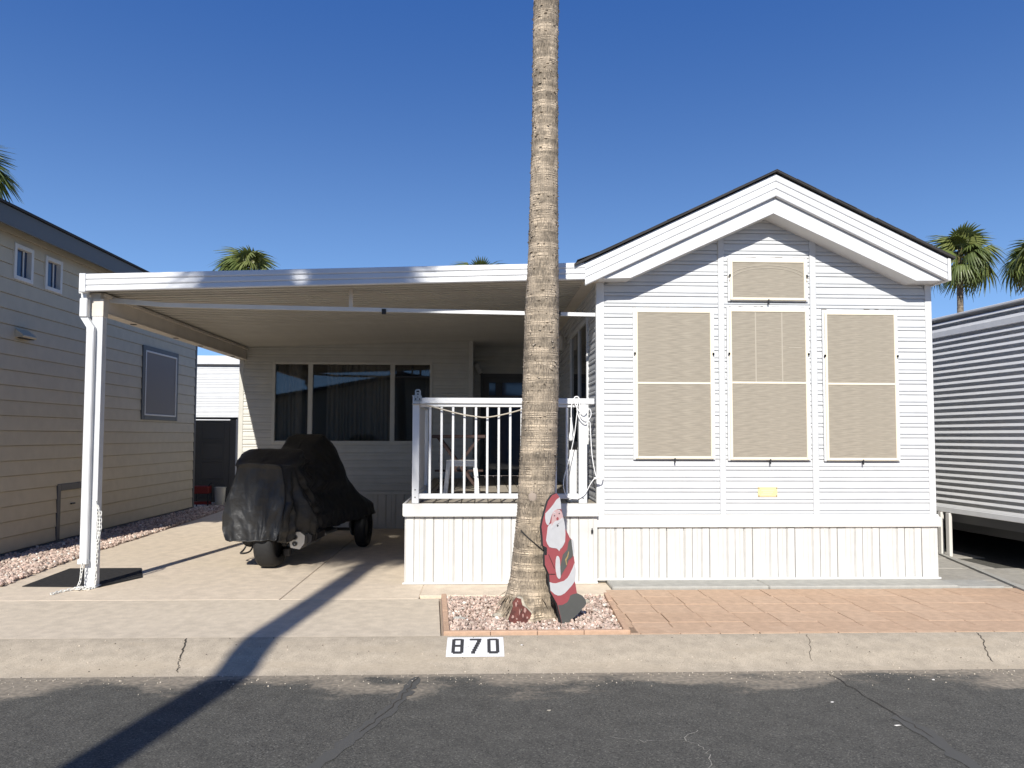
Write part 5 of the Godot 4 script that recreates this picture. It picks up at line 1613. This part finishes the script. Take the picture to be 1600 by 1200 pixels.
	for i in 12:
		var t := i / 11.0
		var a := lerpf(2.3, 0.55, t)
		w.append(Vector3(0.487 + cos(a) * 0.186, lerpf(0.77, 0.50, t), -7.15 + sin(a) * 0.186))
	w.append(Vector3(0.665, 0.46, -6.90))
	tag(part(self, "tie_wire", tube(w, 0.0045, 6), M.black), "thin black wire tied slantwise round the ringed palm trunk", "wire")

# ------------------------------------------------------------------ small things
func torus_link(len: float, wid: float, r: float) -> ArrayMesh:
	var rows := []
	for i in 12:
		var a := TAU * i / 12
		var c := Vector3(cos(a) * wid, sin(a) * wid + (1 if sin(a) > 0.01 else -1 if sin(a) < -0.01 else 0) * (len - wid), 0)
		var d := Vector3(cos(a), sin(a), 0)
		var row := PackedVector3Array()
		for k in 6:
			var b := TAU * k / 6
			row.append(c + d * cos(b) * r + Vector3(0, 0, sin(b) * r))
		rows.append(row)
	rows.append(rows[0])
	return grid(rows, true, true)

func chain_along(parent: Node, pts: Array, link: Mesh) -> void:
	var pitch := 0.036
	var d := 0.0
	var alt := 0
	for i in pts.size() - 1:
		var a: Vector3 = pts[i]
		var b: Vector3 = pts[i + 1]
		var l := a.distance_to(b)
		while d < l:
			var p := a.lerp(b, d / l)
			var y := (b - a).normalized()
			var ref := Vector3(0.3, 0.1, 1.0) if absf(y.y) > 0.5 else Vector3.UP
			var z := y.cross(ref).normalized()
			var x := y.cross(z).normalized()
			var bs := Basis(x, y, z) if alt % 2 == 0 else Basis(z, y, -x)
			bs = bs * Basis(Vector3.UP, rng.randf_range(-0.35, 0.35) + 0.5)
			part(parent, "link", link, M.chain, p, bs)
			alt += 1
			d += pitch
		d -= l

func small_things() -> void:
	# painted house number on the kerb
	var kn := thing("house_number", "white painted kerb panel with black house number 870 below planter", "house number")
	var lay := func(x0: float, x1: float, z0: float, z1: float, lift: float) -> ArrayMesh:
		var zs := [z0]
		for q in [-6.36, -6.30, -6.20, -6.10, -6.02]:
			if q > z0 + 0.002 and q < z1 - 0.002: zs.append(q)
		zs.append(z1)
		return sheet([x0, x1], zs, func(z): return ky(z) + lift, Vector4(0, 0, 1, 1))
	part(kn, "panel", lay.call(-0.252, 0.190, -6.375, -6.045, 0.003), M.paint_white)
	var zt := -6.335
	var zm := -6.225
	var zb := -6.115
	var sw := 0.026
	var sh := 0.034
	var digits := {8: [[0, 1, 0], [0, 1, 1], [0, 1, 2], [2, 0, 0], [2, 1, 0], [2, 0, 1], [2, 1, 1]], 0: [[0, 1, 0], [0, 1, 2], [2, 0, 0], [2, 1, 0], [2, 0, 1], [2, 1, 1]]}
	for q in [[8, -0.213], [7, -0.075], [0, 0.062]]:
		var x: float = q[1]
		var wd := 0.092
		var list := []
		if q[0] == 7:
			list.append(lay.call(x, x + wd, zt, zt + sh, 0.006))
			for k in 6:
				var t0 := k / 6.0
				var cx := lerpf(x + wd - sw * 0.6, x + 0.024, t0 + 0.08)
				list.append(lay.call(cx - sw * 0.6, cx + sw * 0.6, lerpf(zt + sh, zb + sh, t0) + 0.0005, lerpf(zt + sh, zb + sh, t0 + 1 / 6.0), 0.006))
		else:
			for b in digits[q[0]]:
				if b[0] == 0:
					var z: float = [zt, zm, zb][b[2]]
					list.append(lay.call(x + 0.012, x + wd - 0.012, z, z + sh, 0.006))
				else:
					var z0: float = [zt + 0.012, zm + sh * 0.5][b[2]]
					var z1: float = [zm + sh * 0.5, zb + sh - 0.012][b[2]]
					var xx: float = x if b[1] == 0 else x + wd - sw
					list.append(lay.call(xx, xx + sw, z0, z1, 0.0065))
		var s := SurfaceTool.new()
		s.begin(Mesh.PRIMITIVE_TRIANGLES)
		for m in list:
			s.append_from(m, 0, Transform3D())
		part(kn, "digit", s.commit(), M.paint_black)
	# stones in the planter
	var rr := thing("red_stone", "red painted broken stone slab leaning on foot of palm trunk", "stone")
	part(rr, "slab", extrude([[0.248, 0.021], [0.289, 0.125], [0.284, 0.161], [0.321, 0.205], [0.358, 0.195], [0.371, 0.142], [0.408, 0.118], [0.448, 0.078], [0.428, -0.003], [0.39, -0.04], [0.353, -0.03], [0.298, -0.012]], Vector3(0, 0, -6.855), Vector3.RIGHT, Vector3(0, 1, -0.12), Vector3.BACK, -0.045, 0.0), M.redrock)
	part(rr, "broken_edge", extrude([[0.321, 0.2055], [0.344, 0.215], [0.378, 0.201], [0.388, 0.161], [0.412, 0.126], [0.457, 0.085], [0.452, 0.066], [0.446, 0.079], [0.408, 0.1185], [0.371, 0.1425], [0.358, 0.1955]], Vector3(0, 0, -6.855), Vector3.RIGHT, Vector3(0, 1, -0.12), Vector3.BACK, -0.05, -0.004), M.palerock)
	for q in [[0.315, 0.15, 0.012, 0.02], [0.345, 0.09, 0.006, 0.03], [0.392, 0.10, 0.012, 0.022], [0.375, 0.06, 0.006, 0.018], [0.285, 0.05, 0.012, 0.014], [0.41, 0.04, 0.010, 0.010], [0.33, 0.175, 0.008, 0.008], [0.32, 0.03, 0.010, 0.008]]:
		var pts := []
		for k in 9:
			var a := TAU * k / 9
			pts.append([q[0] + cos(a) * q[2] * rng.randf_range(0.35, 1.2), q[1] + sin(a) * q[3] * rng.randf_range(0.6, 1.2)])
		part(rr, "paint_chip", extrude(pts, Vector3(0, 0, -6.855), Vector3.RIGHT, Vector3(0, 1, -0.12), Vector3.BACK, 0.0003, 0.0018), M.chip)
	var flat := stone_mesh(7)
	tag(part(self, "stone", flat, M.palerock, Vector3(0.172, 0.015, -7.08), Basis(Vector3.UP, 0.4).scaled(Vector3(0.085, 0.035, 0.07))), "flat pale stone on the gravel left of the red stone", "stone")
	tag(part(self, "stone", stone_mesh(8), M.palerock, Vector3(1.02, 0.018, -7.60), Basis(Vector3.UP, 1.0).scaled(Vector3(0.05, 0.04, 0.04))), "small pale stone on gravel right of the painted cutout", "stone")
	tag(part(self, "stone", stone_mesh(9), M.footing, Vector3(-0.17, 0.006, -7.0), Basis(Vector3.UP, 0.2).scaled(Vector3(0.07, 0.025, 0.04))), "flat grey stone in the left end of the planter", "stone")
	tag(part(self, "trunk_scar", lathe([[0.0, 0.012], [0.7, 0.012], [1.0, 0.0], [1.0, -0.03], [0.0, -0.03]], 14, 1), M.scar, Vector3(0.463, 1.068, -6.992), Basis(Vector3.UP, -0.27) * Basis(Vector3.RIGHT, PI * 0.5) * Basis.from_scale(Vector3(0.040, 0.7, 0.055))), "pale oval pruning scar low on the ringed palm trunk", "scar")
	# root fringe at the palm's foot
	var rt := st()
	var r := RandomNumberGenerator.new(); r.seed = 14
	for i in 170:
		var a := r.randf_range(1.9, 4.4) if i < 90 else r.randf() * TAU
		var d := Vector3(cos(a), 0, sin(a))
		var p := Vector3(0.45, r.randf_range(0.03, 0.20), -7.15) + d * r.randf_range(0.20, 0.235)
		var e := p + d * r.randf_range(0.03, 0.12) + Vector3(0, -r.randf_range(0.05, 0.12), 0)
		e.y = maxf(e.y, -0.01)
		var sd := Vector3(-d.z, 0, d.x) * r.randf_range(0.005, 0.012)
		var up := Vector3(0, 0.010, 0) + d * 0.004
		outw(rt, [p - sd, p + up, e], p - d * 0.1); outw(rt, [p + up, p + sd, e], p - d * 0.1); outw(rt, [p - sd, p + sd, e], p + Vector3(0, 0.1, 0))
	for c in get_children():
		if c.name == "palm_tree":
			part(c, "root_fringe", done(rt), M.root, -c.position)
			break
	# mat and chain at the post
	var mt := thing("door_mat", "dark ribbed mat lying on the drive behind the carport post", "mat")
	part(mt, "pile", extrude([[-4.80, 8.60], [-4.88, 9.69], [-4.06, 9.70], [-3.80, 9.1], [-4.0, 8.55]], Vector3.ZERO, Vector3.RIGHT, Vector3.FORWARD, Vector3.UP, 0.0, 0.012), M.mat)
	part(mt, "border", extrude([[-4.815, 8.585], [-4.895, 9.705], [-4.055, 9.715], [-3.785, 9.1], [-3.99, 8.53]], Vector3.ZERO, Vector3.RIGHT, Vector3.FORWARD, Vector3.UP, -0.001, 0.008), M.rubber)
	var ch := thing("plastic_chain", "white plastic chain hanging on the carport post and trailing on drive", "chain")
	var link := torus_link(0.023, 0.0115, 0.0042)
	chain_along(ch, [Vector3(-4.02, 0.885, -8.475), Vector3(-3.995, 0.70, -8.475), Vector3(-3.997, 0.45, -8.475), Vector3(-4.005, 0.20, -8.475), Vector3(-4.01, 0.03, -8.47)], link)
	chain_along(ch, [Vector3(-4.01, 0.88, -8.46), Vector3(-3.972, 0.78, -8.47), Vector3(-3.970, 0.62, -8.47), Vector3(-3.99, 0.50, -8.465), Vector3(-4.0, 0.47, -8.46)], link)
	chain_along(ch, [Vector3(-4.12, 0.25, -8.42), Vector3(-4.135, 0.09, -8.42), Vector3(-4.165, 0.012, -8.42), Vector3(-4.05, 0.012, -8.40), Vector3(-4.02, 0.014, -8.45)], link)
	chain_along(ch, [Vector3(-4.03, 0.012, -8.46), Vector3(-4.12, 0.02, -8.38), Vector3(-4.20, 0.014, -8.36), Vector3(-4.22, 0.012, -8.32), Vector3(-4.255, 0.012, -8.27), Vector3(-4.275, 0.012, -8.13)], link)
	chain_along(ch, [Vector3(-4.06, 0.026, -8.43), Vector3(-4.16, 0.028, -8.36), Vector3(-4.10, 0.026, -8.33)], link)
	# railing clutter
	var rp := spline([Vector3(-0.74, 1.946, -8.55), Vector3(-0.70, 1.944, -8.545), Vector3(-0.626, 1.944, -8.545), Vector3(-0.544, 1.925, -8.545), Vector3(-0.35, 1.872, -8.545), Vector3(-0.178, 1.831, -8.545), Vector3(-0.039, 1.811, -8.545), Vector3(0.065, 1.804, -8.545), Vector3(0.238, 1.833, -8.545), Vector3(0.446, 1.889, -8.545), Vector3(0.60, 1.94, -8.545)], 4)
	tag(part(self, "rope", tube(rp, 0.008, 6), M.rope), "beige rope sagging along the porch railing below its top rail", "rope")
	var sg := thing("railing_sign", "small metal plate with black emblem on the railing's left post", "sign")
	part(sg, "plate", extrude([[-0.722, 1.975], [-0.634, 1.975], [-0.634, 2.03], [-0.647, 2.045], [-0.645, 2.085], [-0.660, 2.105], [-0.696, 2.105], [-0.711, 2.085], [-0.709, 2.045], [-0.722, 2.03]], Vector3(0, 0, -8.548), Vector3.RIGHT, Vector3.UP, Vector3.BACK, 0.0, 0.006), M.chrome)
	for q in [[-0.696, -0.660, 2.072, 2.092], [-0.690, -0.666, 2.046, 2.060], [-0.682, -0.674, 2.012, 2.034], [-0.708, -0.694, 1.990, 2.010], [-0.664, -0.650, 1.990, 2.010]]:
		part(sg, "emblem", extrude([[q[0], q[2]], [q[1], q[2]], [q[1] - 0.003, q[3]], [q[0] + 0.003, q[3]]], Vector3(0, 0, -8.542), Vector3.RIGHT, Vector3.UP, Vector3.BACK, 0.0, 0.0015), M.black)
	var cd := thing("extension_lead", "white cord coiled over the right railing post and hanging down", "cord")
	var z := -8.545
	part(cd, "coil", tube(spline([Vector3(1.015, 1.60, z), Vector3(0.99, 1.80, z), Vector3(0.995, 1.95, z), Vector3(1.04, 2.03, z - 0.02), Vector3(1.085, 2.00, z), Vector3(1.075, 1.90, z), Vector3(1.10, 1.80, z), Vector3(1.16, 1.77, z), Vector3(1.205, 1.83, z), Vector3(1.19, 1.90, z), Vector3(1.13, 1.84, z + 0.01), Vector3(1.07, 1.88, z + 0.01), Vector3(1.02, 1.98, z + 0.01), Vector3(1.03, 2.03, z - 0.01), Vector3(1.07, 2.02, z), Vector3(1.05, 1.90, z + 0.01), Vector3(1.08, 1.79, z + 0.01), Vector3(1.14, 1.74, z + 0.01), Vector3(1.19, 1.76, z), Vector3(1.20, 1.64, z), Vector3(1.215, 1.40, z), Vector3(1.25, 1.20, z), Vector3(1.27, 1.16, z)], 5), 0.0055, 6), M.plastic)
	part(cd, "lower_loop", tube(spline([Vector3(1.056, 1.89, z), Vector3(1.02, 1.60, z), Vector3(0.965, 1.35, z), Vector3(0.905, 1.12, z), Vector3(0.93, 0.97, z), Vector3(1.03, 0.925, z), Vector3(1.13, 0.97, z), Vector3(1.20, 1.09, z), Vector3(1.25, 1.155, z)], 6), 0.005, 6), M.plastic)
	part(cd, "plug", tube([Vector3(1.24, 1.145, z), Vector3(1.265, 1.15, z), Vector3(1.295, 1.155, z)], 0.012, 8), M.plastic)
	part(cd, "prong_cable", tube(spline([Vector3(1.29, 1.155, z), Vector3(1.32, 1.16, z), Vector3(1.335, 1.215, z)], 4), 0.006, 6), M.plastic)
	var tb := thing("white_tube", "white upright tube with dark collar standing behind right railing balusters", "tube", Vector3(1.035, 0.872, -8.76))
	part(tb, "body", lathe([[0.0, 0.0], [0.060, 0.0], [0.052, 0.03], [0.045, 0.05], [0.045, 0.58], [0.0, 0.58]], 20, 1), M.plastic)
	part(tb, "collar", lathe([[0.0, 0.581], [0.047, 0.581], [0.047, 0.66], [0.040, 0.67], [0.0, 0.67]], 20, 1), M.dark_metal)
	part(tb, "brush", lathe([[0.0, 0.671], [0.034, 0.69], [0.030, 0.72], [0.012, 0.78], [0.008, 0.92], [0.018, 0.93], [0.018, 0.94], [0.0, 0.945]], 14, 1), M.plastic, Vector3(-0.025, 0, 0))
	# stool and folding table on the porch
	var so := thing("stool", "small white plastic stool on the porch behind the railing", "stool", Vector3(-0.225, 0.872, -9.75))
	part(so, "seat", extrude([[-0.17, -0.14], [0.17, -0.14], [0.19, -0.12], [0.19, 0.12], [0.17, 0.14], [-0.17, 0.14], [-0.19, 0.12], [-0.19, -0.12]], Vector3.ZERO, Vector3.RIGHT, Vector3.BACK, Vector3.UP, 0.40, 0.43), M.plastic)
	part(so, "apron", boxes([[Vector3(-0.165, 0.36, 0.115), Vector3(0.165, 0.399, 0.13)], [Vector3(-0.165, 0.36, -0.13), Vector3(0.165, 0.399, -0.115)]], 0.004), M.plastic)
	for sx in [-1, 1]:
		for sz in [-1, 1]:
			part(so, "leg", extrude([[sx * 0.135, 0.40], [sx * 0.185, 0.40], [sx * 0.225, 0.0], [sx * 0.180, 0.0]], Vector3(0, 0, sz * 0.115), Vector3.RIGHT, Vector3.UP, Vector3.BACK, -0.018, 0.018), M.plastic)
	var ta := thing("table", "dark red folding table with crossed legs on the porch", "table", Vector3(-0.29, 0.872, -10.85))
	part(ta, "table_top", box(Vector3(-0.36, 0.70, -0.28), Vector3(0.36, 0.745, 0.28), 0.008), M.table)
	for sz in [-0.22, 0.22]:
		part(ta, "leg", box(Vector3(-0.020, -0.47, -0.012), Vector3(0.020, 0.47, 0.012), 0.004), M.table, Vector3(0.0, 0.352, sz), Basis(Vector3.BACK, 0.66))
		part(ta, "leg", box(Vector3(-0.020, -0.47, -0.012), Vector3(0.020, 0.47, 0.012), 0.004), M.table, Vector3(0.0, 0.352, sz + 0.026), Basis(Vector3.BACK, -0.66))
	part(ta, "stretcher", box(Vector3(-0.33, 0.24, -0.02), Vector3(0.33, 0.27, 0.02), 0.004), M.table)
	var cl := thing("security_light", "small cream floodlight tilted on the wall beside the storm door", "light fitting", Vector3(-0.06, 2.85, -14.50))
	part(cl, "mount", lathe([[0.0, -0.02], [0.05, -0.02], [0.05, 0.02], [0.0, 0.02]], 16, 1), M.offwhite, Vector3(0, 0.06, -0.08), Basis(Vector3.RIGHT, PI * 0.5))
	part(cl, "head", box(Vector3(-0.045, -0.11, -0.045), Vector3(0.045, 0.09, 0.045), 0.014), M.offwhite, Vector3(0.01, 0, 0), Basis(Vector3.BACK, 0.5))
	part(cl, "lens", box(Vector3(-0.032, -0.122, -0.032), Vector3(0.032, -0.111, 0.032), 0.004), M.dark_metal, Vector3(0.01, 0, 0), Basis(Vector3.BACK, 0.5))
	tag(part(self, "wall_lamp", lathe([[0.0, -0.12], [0.04, -0.12], [0.055, -0.03], [0.05, 0.06], [0.03, 0.10], [0.0, 0.11]], 16, 1), M.offwhite, Vector3(1.20, 3.02, -11.75)), "small white lamp on the home's side wall beside its dark window", "lamp")
	# things left by the gate
	var can := thing("red_can", "red metal tool cart standing before the grey gate", "cart", Vector3(-6.22, 0, -18.0))
	part(can, "tray", box(Vector3(-0.17, 0.30, -0.12), Vector3(0.17, 0.47, 0.12), 0.01), M.red)
	part(can, "shelf", box(Vector3(-0.17, 0.06, -0.12), Vector3(0.17, 0.12, 0.12), 0.006), M.red)
	for q in [[-0.16, -0.11], [0.16, -0.11], [-0.16, 0.11], [0.16, 0.11]]:
		part(can, "leg", box(Vector3(q[0] - 0.012, 0.0, q[1] - 0.012), Vector3(q[0] + 0.012, 0.30, q[1] + 0.012), 0.003), M.dark_metal)
	part(can, "handle", tube(spline([Vector3(0.16, 0.46, 0.1), Vector3(0.23, 0.54, 0.1), Vector3(0.25, 0.45, 0.1), Vector3(0.24, 0.1, 0.12)], 4), 0.012, 6), M.black)
	var bk := thing("bucket", "pale grey bucket on the ground right of the red cart", "bucket", Vector3(-5.845, 0, -18.05))
	part(bk, "shell", lathe([[0.0, 0.0], [0.095, 0.0], [0.125, 0.42], [0.132, 0.42], [0.132, 0.44], [0.118, 0.44], [0.090, 0.02], [0.0, 0.02]], 24, 1), M.bucket)
	part(bk, "handle", tube(spline([Vector3(-0.13, 0.42, 0), Vector3(-0.08, 0.50, 0.06), Vector3(0.08, 0.50, 0.06), Vector3(0.13, 0.42, 0)], 5), 0.006, 6), M.dark_metal)
	# litter on the street and kerb grit
	var lit := [[0.434, -4.948, 0.016, "palerock", "small pale pebble on the asphalt below the number panel"], [2.26, -5.05, 0.014, "offwhite", "curled pale leaf scrap on the asphalt in front of pavers"], [2.45, -4.606, 0.012, "offwhite", "thin white litter strip lying across the right tar seam"], [3.206, -5.535, 0.015, "offwhite", "white litter scrap in the gutter below the pavers"], [0.33, -6.22, 0.012, "paint_white", "white paint fleck on the kerb right of the number panel"]]
	for i in lit.size():
		var q: Array = lit[i]
		var fy2: float = ky(q[1]) if q[1] < -5.84 else sy(q[1])
		tag(part(self, "litter_scrap", stone_mesh(200 + i), M[q[3]], Vector3(q[0], fy2 + 0.003, q[1]), Basis(Vector3.UP, i * 1.3).scaled(Vector3(q[2] * (2.0 if i == 2 else 1.0), q[2] * 0.4, q[2] * 0.7))), q[4], "litter")
	var mm := MultiMesh.new()
	mm.transform_format = MultiMesh.TRANSFORM_3D
	mm.use_colors = true
	mm.mesh = stone_mesh(55)
	mm.instance_count = 1500
	for i in 1500:
		var x := r.randf_range(-6.5, 6.0)
		var zz := -5.80 + absf(r.randfn(0.0, 0.16)) if i < 900 else r.randf_range(-6.4, -5.8)
		var yy := ky(zz) if zz < -5.84 else sy(zz)
		var s := r.randf_range(0.0025, 0.007)
		mm.set_instance_transform(i, Transform3D(Basis.from_euler(Vector3(r.randf() * TAU, r.randf() * TAU, 0)).scaled(Vector3.ONE * s), Vector3(x, yy + s * 0.4, zz)))
		var g := r.randf_range(0.12, 0.62)
		mm.set_instance_color(i, Color(g, g * 0.88, g * 0.7))
	var gt := MultiMeshInstance3D.new()
	gt.name = "gravel_grit"
	gt.multimesh = mm
	gt.material_override = M.gravel
	gt.set_meta("kind", "stuff")
	gt.set_meta("label", "loose grit gathered in the gutter along the kerb")
	add_child(gt, true)
